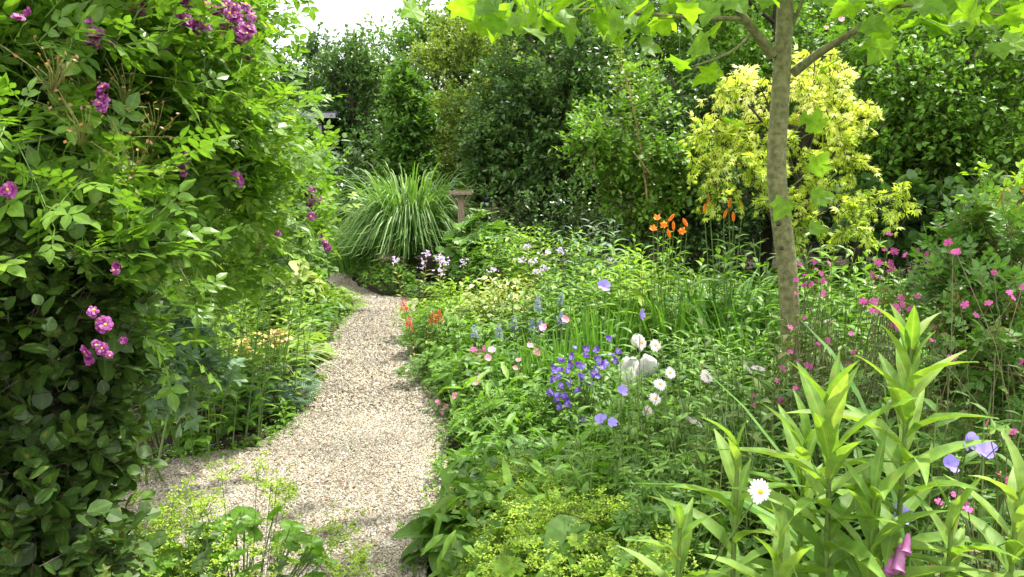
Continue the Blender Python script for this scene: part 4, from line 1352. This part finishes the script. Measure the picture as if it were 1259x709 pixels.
# ------------------------------------------------------------------ ground cover stuff
def cover(name, poly_px, n, hmin, hmax, T, mats, size, avoid=True, D0=1.5, D1=12):
    r = seed(name)
    poly = np.array(poly_px, float)
    P = np.c_[r.uniform(poly[:, 0].min(), poly[:, 0].max(), n), r.uniform(poly[:, 1].min(), poly[:, 1].max(), n)]
    P = P[inside(P, poly)]
    if avoid:
        P = P[~inside(P, PATH)]
    n = len(P)
    hh = hmin + (hmax - hmin) * (.5 + .25 * np.sin(P[:, 0] * 3.1 + 1) + .25 * np.sin(P[:, 1] * 2.7 + P[:, 0]))
    z = hh * r.random(n) ** .5
    mb = MB()
    place(mb, T, np.c_[P, z], rdir(r, n) * [1, 1, .5], np.array([0, 0, 1.]) + r.normal(size=(n, 3)) * .35, size * (.6 + .8 * r.random(n)),
          np.clip(.5 + .3 * np.sin(P[:, 0] * 4 + 2 * np.sin(P[:, 1] * 3)) + .2 * r.normal(size=n), 0, 1))
    o = mb.build(name, mats, kind="stuff")
    o["label"] = "low mixed leaves covering the soil between the plants"
    return o


cover("leafy_ground_cover", [(-.25, 2.6), (-.28, 4.6), (-.75, 6), (-1.0, 9), (-.6, 9.8), (-.9, 12), (5, 12), (6, 8), (1.5, 1.2), (.2, 1.2)], 60000, .05, .38, OVAL, m_mid, .07)
cover("clover_ground_cover", [(-.25, 2.6), (-.28, 4.6), (-.75, 6), (-1.0, 9), (-.6, 9.8), (-.9, 12), (5, 12), (6, 8), (1.5, 1.2), (.2, 1.2)], 26000, .1, .46, LANCE, m_fresh, .10)

# ================================================================== LEFT BED
mound("fern_plant", "bright ferny plant bulging over the gravel on the left of the path", "plant", gp_(403, 384), .33, .30, 260, FERN, m_lime, .14)
mound("dark_cranesbill", "low dark green plant at the left path edge below the ferny one", "plant", gp_(378, 420), .2, .2, 200, GERAN, m_mid, .08)
hx = gp_(362, 446)
mound("hosta", "hosta with broad yellow-green leaves at the path edge right of the yarrow", "hosta", (hx[0] + .0, hx[1] + .1, 0), .24, .26, 36, HOSTA, m_lime, .19)
yl = B(318, 412, 5.3)


def yarrow(t, *a):
    r = seed("yarrow")
    st = MB()
    loc = np.array(t.location)
    for px, py in ((292, 424), (300, 420), (309, 414), (318, 412), (322, 422), (333, 414), (341, 420), (345, 410), (305, 430), (330, 427), (300, 434), (315, 436), (352, 417), (338, 408), (288, 432)):
        q = at(px, py, 5.2 + .2 * r.random()) - loc
        d = dome(.045, .012, 2, 9)
        k = 60; a_ = r.random(k) * 6.28; rr_ = np.sqrt(r.random(k)) * .045
        place(d, FAR, np.c_[np.cos(a_) * rr_, np.sin(a_) * rr_, .012 + 0 * a_], rdir(r, k), np.tile([0, 0, 1.], (k, 1)), .014, r.random(k))
        d.build("flower_head", p_cream, t, loc=q)
        tubes(st, np.array([[q * [.5, .5, 0], q * [.8, .8, .5], q]]), .003, 4)
    st.build("flower_stalks", m_stem, t)


mound("yarrow", "yarrow with flat cream-yellow flower heads in the left bed", "yarrow", yl[0], .36, .3, 300, FERN, m_blue, .11, extra=yarrow)
pl, z = B(290, 455, 5.15)
leafy_stems("border_phlox", "upright green stems below the yarrow heads in the left bed", "plant", pl, z, 14, .22, LANCE, m_mid, .08, 18, lean=.12)
pl, z = B(336, 488, 5.05)
leafy_stems("border_phlox", "low bright bushy stems at the path edge below the hosta", "plant", pl, z, 14, .2, LANCE, m_fresh, .06, 12)
mound("primula", "small bright rosette on bare soil beside the fallen petals", "plant", gp_(238, 553), .12, .1, 30, HOSTA, m_fresh, .09)
mound("primula", "small mid green rosette at the edge where the gravel forks left", "plant", gp_(285, 530), .13, .1, 34, HOSTA, m_mid, .09)
mound("primula", "small pale rosette on the soil under the glaucous meadow rue", "plant", gp_(205, 535), .14, .12, 34, OVAL, m_fresh, .08)
mound("moss_cushion", "mossy cushion on the path edge below the hosta", "plant", gp_(384, 468), .12, .05, 500, FAR, m_yel, .016)
# fallen petals
r = seed("petals")
g0 = np.array([gnd(px, py)[:2] for px, py in ((165, 568), (200, 545), (265, 545), (290, 552), (235, 570), (180, 575))])
k = 130
w_ = r.dirichlet(np.ones(6) * .8, k); P = w_ @ g0
mb = MB(); place(mb, FAR, np.c_[P, .03 + .015 * r.random(k)], rdir(r, k) * [1, 1, .2], np.tile([0, 0, 1.], (k, 1)), .016, r.random(k))
o = mb.build("fallen_petals", p_lilac, kind="stuff")
o["label"] = "small lilac petals fallen on the dark soil"
m_glauc = leaf_mat("leaf_glaucous", (.06, .16, .06), (.11, .23, .10), (.19, .32, .16), trans=.25, rough=.5)
# meadow rue glaucous
mass("meadow_rue_clump", "glaucous blue-green round-leaved clump beside the purple rose blooms", "plant",
     [blob(215, 405, 3.7, .2, .2, .10), blob(180, 455, 3.6, .16, .2, .13), blob(232, 455, 3.8, .18, .2, .10), blob(190, 385, 3.8, .16, .2, .10)],
     T_merge([(OVAL, .5, 0, (0, .42, 0)), (OVAL, .45, 1.2, (0, .4, 0)), (OVAL, .45, -1.2, (0, .4, 0)), (NEEDLE, .45, 0, (0, 0, 0))]), m_glauc, .13, per=100, nl=4, L=.16, woodmat=m_stem, up=.3)
pl, z = B(225, 310, 4.6)
leafy_stems("pale_phlox", "pale green leafy stems seen under the arching rose canes", "plant", pl, z, 34, .5, LANCE, m_fresh, .09, 24, lean=.2)
pl, z = B(285, 330, 5.4)
leafy_stems("pale_phlox", "light green stems behind the yarrow under the rose", "plant", pl, z, 34, .5, LANCE, m_lime, .08, 24, lean=.2)
pl, z = B(325, 325, 7.2)
leafy_stems("lily_clump", "leafy brownish-stemmed clump in the left bed behind the ferny plant", "plant", pl, z, 20, .3, LANCE, m_mid, .11, 22, stemmat=m_brownstem)
pl, z = B(350, 345, 7.0)
leafy_stems("lily_clump", "mid green leafy clump right above the ferny plant", "plant", pl, z, 20, .26, LANCE, m_fresh, .10, 18, stemmat=m_brownstem)
pl, z = B(320, 385, 6.0)
tuft("sedge", "arching pale striped sedge behind the yarrow heads", "plant", pl, z, 110, .2, .006, leaf_mat("sedge_leaf", (.2, .28, .1), (.4, .45, .25), (.6, .6, .4)), lean=.5, droop=.7)
pl, z = B(366, 320, 8.6)
mound("variegated_hosta", "yellow-edged hosta leaves low at the far left bend of the path", "hosta", pl, .3, z, 60, HOSTA, m_yel, .18)
pl, z = B(372, 275, 10)
mound("peony", "dark green leafy clump at the far left bend of the path", "plant", pl, .38, z, 260, TRI3, m_mid, .14)
pl, z = B(345, 285, 9.2)
mound("peony", "mid green leafy clump behind the variegated hosta", "plant", pl, .5, z, 300, TRI3, m_fresh, .13)
cover("left_bed_ground_cover", [(-1.15, 5.9), (-1.5, 8.3), (-2.6, 9), (-4, 13), (-6, 13), (-5, 5.4), (-2.5, 5.4)], 26000, .04, .26, OVAL, m_mid, .08)

# tall shrubs behind the rose on the left
mass("hazel_shrub", "tall leafy green shrub directly behind the rose on the left", "shrub",
     [blob(60, 190, 5.6, 1.0, .6, .9), blob(180, 190, 6.4, .9, .6, .7), blob(270, 230, 7.4, .8, .6, .6), blob(40, 330, 5.2, .8, .5, .6), blob(150, 330, 5.8, .7, .5, .45)],
     OVALR, m_dark, .10, per=45, nl=5, clumps=8)
mass("viburnum_shrub", "mid green shrub between the rose and the shed", "shrub",
     [blob(296, 165, 11, .7, .7, .7), blob(345, 245, 10.4, .5, .5, .45), blob(300, 280, 9.4, .7, .5, .6)], OVAL, m_mid, .10, per=50, nl=5)

# rambler rose
RB = [(20, 40, 2.2, .34), (110, 60, 2.6, .4), (200, 60, 3.1, .42), (255, 100, 3.4, .24), (130, 150, 2.6, .38), (225, 150, 3.1, .42), (285, 170, 3.7, .30),
      (322, 205, 4.3, .25), (362, 228, 4.9, .2), (40, 170, 2.2, .36), (60, 270, 2.1, .28), (150, 240, 2.6, .32), (245, 245, 3.2, .36), (325, 245, 4.0, .26),
      (300, 310, 3.5, .15), (268, 335, 3.1, .10), (258, 362, 2.9, .07), (60, 370, 2.1, .24), (90, 430, 2.15, .18), (358, 272, 4.8, .15), (388, 248, 5.2, .13), (180, -10, 3.0, .3), (90, -20, 2.5, .35)]
rr = seed("rose flowers")
FL = [(290, 20, 3.2), (300, 12, 3.3), (283, 32, 3.2), (297, 38, 3.2), (270, 14, 3.2), (305, 25, 3.3), (262, 38, 3.2), (255, 15, 3.2), (240, 28, 3.0), (246, 33, 3.0), (225, 5, 3), (211, 1, 2.9),
      (115, 40, 2.35), (125, 45, 2.35), (119, 55, 2.35), (194, 52, 2.8), (117, 113, 2.3), (128, 118, 2.3), (122, 126, 2.3), (168, 5, 2.7), (234, 2, 3), (309, 64, 3.5), (314, 79, 3.6),
      (225, 186, 2.8), (222, 196, 2.8), (230, 202, 2.8), (226, 210, 2.8), (292, 219, 3.4), (376, 238, 4.5), (383, 246, 4.5), (390, 243, 4.5), (380, 254, 4.5), (382, 266, 4.5), (385, 236, 4.5),
      (396, 292, 4.6), (400, 298, 4.6), (403, 304, 4.6), (398, 302, 4.6), (342, 285, 3.9), (10, 233, 1.95), (4, 238, 1.95),
      (115, 381, 1.85), (129, 399, 1.85), (155, 420, 1.85), (118, 424, 1.85), (105, 432, 1.85), (110, 440, 1.85), (135, 437, 1.85), (125, 428, 1.87), (146, 325, 2.1), (140, 332, 2.1),
      (22, 20, 1.9), (37, 18, 1.9), (302, 5, 3.3), (278, 5, 3.2), (268, 26, 3.2), (252, 4, 3.1), (297, 50, 3.3), (218, 14, 3.0)]


r2_ = seed("more rose")
FL += [(x, y, 3.0) for x, y in ((262, 8), (275, 34), (236, 12), (288, 6), (305, 33), (250, 22), (282, 16), (228, 24), (203, 8), (310, 18), (180, 12), (150, 8))]
FL += [(f[0] + r2_.normal() * 7, f[1] + r2_.normal() * 7, f[2]) for f in FL[:22]]


def rose_extra(t, r, loc):
    P = [at(f[0], f[1], f[2] * (.88 if f[2] < 2.9 else .82) - .08) - loc for f in FL]
    sz_ = [(.0145 if f[2] < 2.2 else .018) * (.75 + .5 * r.random()) * (1.3 if f[2] > 2.6 else 1) for f in FL]
    nn_ = [np.array([.15, -.8, .4]) + r.normal(size=3) * .5 for _ in P]
    for me_, k0 in ((f_rose, 0), (f_rose2, 1), (f_rose3, 2)):
        put_flowers(t, P[k0::3], nn_[k0::3], sz_[k0::3], me_, c_rose if k0 != 1 else None, cname="flower_centre")
    if 0: put_flowers(t, P, [np.array([.15, -.8, .4]) + r.normal(size=3) * .4 for _ in P], [.021 * (.8 + .4 * r.random()) * (1.3 if f[2] > 2.6 else 1) for f in FL], f_rose, c_rose, cname="flower_centre")
    cn_ = MB()
    for pts, rad in (([(-20, 190, 2.1), (60, 160, 2.3), (180, 165, 2.6), (260, 200, 3.0)], .006), ([(60, 70, 2.2), (150, 85, 2.6), (265, 125, 3.2), (330, 190, 4.0)], .006),
                     ([(280, 30, 3.3), (322, 48, 3.5), (352, 72, 3.8), (370, 95, 4)], .006), ([(0, 180, 2.0), (80, 168, 2.1), (120, 150, 2.2)], .005),
                     ([(205, 330, 3.0), (200, 280, 3.1), (190, 230, 3.2)], .006), ([(70, 385, 1.9), (85, 365, 1.9), (115, 345, 1.95)], .004),
                     ([(350, 320, 4.6), (385, 250, 4.9), (400, 230, 5)], .008)):
        tube(cn_, np.array([at(*p) for p in pts]) - loc, np.linspace(rad, rad * .5, len(pts)), 6, sub=3)
    b = np.array([0, 0, 0.])
    for tgt in RB[::2]:
        q = at(tgt[0], tgt[1], tgt[2] + .1) - loc
        tube(cn_, np.array([b + r.normal(size=3) * [.1, .1, 0], q * [.35, .35, .6] + [0, 0, .2], q * [.7, .7, .95] + [0, 0, .12], q]), [.007, .006, .004, .002], 5, sub=3)
    cn_.build("canes", m_stem, t, smooth=True)
    # spent flower sprays
    hp, st = MB(), MB()
    for px, py, D in ((58, 70, 1.75), (95, 140, 1.85), (160, 185, 1.95), (185, 140, 2.1), (150, 95, 2.1), (215, 240, 2.5), (310, 300, 3.3), (65, 75, 2.0), (150, 165, 2.2), (175, 185, 2.3), (130, 140, 2.2), (200, 200, 2.6), (105, 90, 2.2), (70, 110, 2.05), (245, 40, 3.1), (230, 60, 3.0)):
        q = at(px, py, D) - loc; k = 16
        e = q + r.normal(size=(k, 3)) * [.035, .03, .028]
        m = (q + [0, .03, -.05]) * .5 + e * .5
        tubes(st, np.stack([np.tile(q + [-.03, .06, -.07], (k, 1)), m, e], 1), .0009, 3, r.random(k))
        place(hp, OVAL, e, rdir(r, k), rdir(r, k), .011, r.random(k))
    st.build("spent_stalks", leaf_mat('spent_stalk', (.16, .24, .05), (.3, .28, .1)), t, kind='stuff'); hp.build("spent_heads", leaf_mat('spent_head', (.2, .1, .05), (.36, .22, .1)), t, kind='stuff')


mass("rambler_rose", "big rambling rose with purple blooms arching over the left side of the path", "rose",
     [blob(*b[:3], b[3], b[3], b[3] * .85) for b in RB], ROSE5, m_rose, .125, per=85, nl=5, L=.25, loc=(-1.95, 3.9, 0), extra=rose_extra,
     woodmat=m_stem, depth=.4, clumps=8, var_shift=.05, twig=.0018)

# shady hedge shrub bottom left
HB = [(5, 480, 1.95, .20), (70, 490, 2.15, .16), (0, 570, 1.85, .2), (55, 590, 2.0, .16), (15, 680, 1.8, .2), (35, 670, 2.1, .12), (100, 545, 2.3, .08), (-20, 400, 1.9, .25), (60, 800, 1.9, .25)]
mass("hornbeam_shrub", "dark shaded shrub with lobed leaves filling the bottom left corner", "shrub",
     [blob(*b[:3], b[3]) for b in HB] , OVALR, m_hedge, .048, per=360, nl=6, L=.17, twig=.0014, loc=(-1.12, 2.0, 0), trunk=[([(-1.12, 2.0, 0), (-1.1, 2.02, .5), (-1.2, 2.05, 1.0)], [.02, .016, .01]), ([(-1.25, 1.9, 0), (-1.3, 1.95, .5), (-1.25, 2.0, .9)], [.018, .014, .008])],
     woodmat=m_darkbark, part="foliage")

# ================================================================== YOUNG TREE
TD = 4.0
tl = [(968, -260), (967, -90), (966, 0), (963, 60), (958, 140), (953, 210), (961, 275), (969, 335), (972, 400), (972, 470), (971, 604)]
tp = np.array([at(x, y, TD) for x, y in tl]); tp[-1, 2] = 0
loc = np.array([tp[-1, 0], TD, 0.])
yt = thing("young_tree", "young tree with a smooth grey-green trunk and large lobed leaves at right", "tree", loc)
mb = MB()
tube(mb, tp - loc, np.array([14, 17, 19, 20, 22, 23, 24, 24, 23, 23, 30]) / 2 / FPX * TD, 16, sub=4)


def px3(L_):
    return np.array([at(*p) for p in L_]) - loc


tube(mb, px3([(950, 68, TD), (925, 35, 3.95), (905, 10, 3.9), (880, -30, 3.8)]), [.028, .022, .018, .014], 9, sub=3)
tube(mb, px3([(975, 90, TD), (1010, 62, 3.9), (1045, 42, 3.8), (1085, 18, 3.7), (1130, -15, 3.6)]), [.024, .019, .016, .014, .012], 9, sub=3)
tube(mb, px3([(912, 22, 3.92), (860, 24, 3.8), (790, 16, 3.6), (720, 10, 3.4), (660, 14, 3.2)]), [.012, .010, .008, .006, .003], 7, sub=3)
tube(mb, px3([(922, 42, 3.95), (905, 62, 3.8), (880, 72, 3.6), (850, 82, 3.5)]), [.008, .007, .005, .003], 6, sub=3)
tube(mb, px3([(972, 35, TD), (985, 5, 3.95), (1000, -30, 3.9)]), [.012, .009, .007], 6, sub=2)
tube(mb, px3([(1100, 8, 3.68), (1150, 4, 3.5), (1200, 16, 3.4), (1270, 22, 3.3)]), [.008, .006, .005, .003], 6, sub=3)
tube(mb, px3([(966, -60, TD), (850, -90, 3.4), (700, -60, 2.9), (560, -20, 2.6), (500, 0, 2.5)]), [.016, .012, .009, .006, .003], 7, sub=3)
mb.build("trunk", m_bark, yt, smooth=True)
mb = MB()
for px, py, s_ in ((968, 262, .3), (957, 275, .35), (961, 305, .3)):
    tube(mb, px3([(px, py, TD - .055), (px, py, TD - .072)]), [.014 * s_ * 2.4, .004], 8)
mb.build("knots", m_darkbark, yt, smooth=True)
r = seed("young leaves")
SPOTS = [(505, 12), (530, -5), (572, 8), (607, 30), (598, 8), (640, 28), (665, 20), (700, 38), (728, 42), (748, 22), (735, 30), (640, 5), (690, 5), (760, 45), (785, 38), (802, 56), (822, 8),
      (850, 72), (868, 92), (840, 95), (862, 55), (835, 78), (890, 110), (870, 15), (845, 5), (905, 150), (1020, 78), (1075, 50), (1085, 40), (1115, 30), (1000, -5), (1040, 5), (1130, 2), (1215, 8), (1245, 5), (1180, 10), (1250, 52), (1230, 60), (1090, -5),
      (780, 5), (610, -10), (565, -12), (700, -8), (660, 40), (815, 30), (1150, 20), (1080, 60), (880, 35)]
SPOTS = np.array(SPOTS, float)
n = len(SPOTS)
Dp = 3.0 + .9 * r.random(n) - .5 * (SPOTS[:, 0] < 700)
P = np.array([at(x, y, d) for (x, y), d in zip(SPOTS, Dp)]) - loc
mb, st = MB(), MB()
# visible low fringe + crown above the view
k = 900
a = r.random(k) * 6.28; q = np.sqrt(r.random(k))
C = np.c_[np.cos(a) * q * 1.5 + .35, np.sin(a) * q * 1.3 - .5, 2.75 + .3 * q + 1.3 * r.random(k) * (1 - .6 * q)]
k2 = 230
F2 = np.array([at(x, y if not 860 < x < 1060 else y - 34, d) for x, y, d in zip(r.uniform(560, 1270, k2), r.uniform(-50, 36, k2), r.uniform(2.9, 4.3, k2))]) - loc
F2 = F2[:]
F3 = np.array([at(x, y, d) for x, y, d in zip(r.uniform(1080, 1240, 3), r.uniform(0, 40, 3), r.uniform(3.4, 4.3, 3))]) - loc
A = np.concatenate([P, C, F2, F3])
m_ = len(A)
yd = unit(np.c_[r.normal(size=(m_, 2)), -.1 - .5 * r.random(m_)])
nn = unit(np.array([0, -.35, .9]) + r.normal(size=(m_, 3)) * .45)
sz = .11 * (.75 + .5 * r.random(m_)) * np.clip((A[:, 1] + 4) / 3.6, .6, 1.1)
place(mb, TULIP, A - yd * sz[:, None] * .5, yd, nn, sz, r.random(m_), bend=.15, wid=1.12)
tubes(st, np.stack([A - yd * sz[:, None] * .5, A - yd * sz[:, None] * .75 + [0, 0, .03], A - yd * sz[:, None] * 1.0 + [0, 0, .07]], 1), .0016, 3)
mb.build("crown", m_tulip, yt); st.build("leaf_stalks", m_stem, yt)
# leaves sprouting from the trunk
mb, st = MB(), MB()
for x, y, D, s_, dx, dz in ((966, 245, 3.85, .12, -.3, -.5), (998, 243, 3.85, .11, 1, .1), (1000, 213, 3.9, .12, .5, .9), (1000, 163, 3.95, .12, .1, 1), (989, 152, 3.95, .07, -.1, .8), (995, 280, 3.85, .09, 1, -.1)):
    p = at(x, y, D) - loc
    o_ = at(966, y + 22, 3.93) - loc
    place(mb, TULIP, p[None], np.array([[dx, -.2, dz]]), np.array([[.2, -.8, .5]]), s_, .6)
    tube(st, np.array([o_, o_ * .4 + p * .6 + [.01, 0, .02], p]), [.003, .002, .0015], 4)
mb.build("trunk_leaves", m_tulip, yt); st.build("trunk_shoots", m_stem, yt)

# ================================================================== litter and weeds on the gravel
r = seed("litter")
k = 520
Q = np.c_[r.uniform(-2.2, .1, k), r.uniform(2.6, 9, k)]
Q = Q[inside(Q, PATH)]; k = len(Q)
mb = MB(); place(mb, OVAL, np.c_[Q, .016 + .006 * r.random(k)], rdir(r, k) * [1, 1, .15], np.array([0, 0, 1.]) + r.normal(size=(k, 3)) * .2, .022 * (.5 + r.random(k)), r.random(k))
o = mb.build("leaf_litter", leaf_mat("dry_leaf", (.12, .07, .03), (.3, .2, .08), (.3, .36, .1), trans=.1), kind="stuff")
o["label"] = "small dry leaves and bits lying on the gravel"
mb = MB()
E_ = PATH[(PATH[:, 1] < 9.5) & (PATH[:, 1] > 2.4)]
i_ = r.integers(0, len(E_), 2600)
Q = E_[i_] + r.normal(size=(2600, 2)) * [.05, .07]
k = len(Q)
place(mb, OVAL, np.c_[Q, .01 + .04 * r.random(k)], rdir(r, k) * [1, 1, .4] + [0, 0, .2], np.array([0, 0, 1.]) + r.normal(size=(k, 3)) * .3, .03 * (.4 + r.random(k)), r.random(k))
o = mb.build("edge_weeds", m_fresh, kind="stuff")
o["label"] = "tiny weeds creeping over the edge of the gravel"
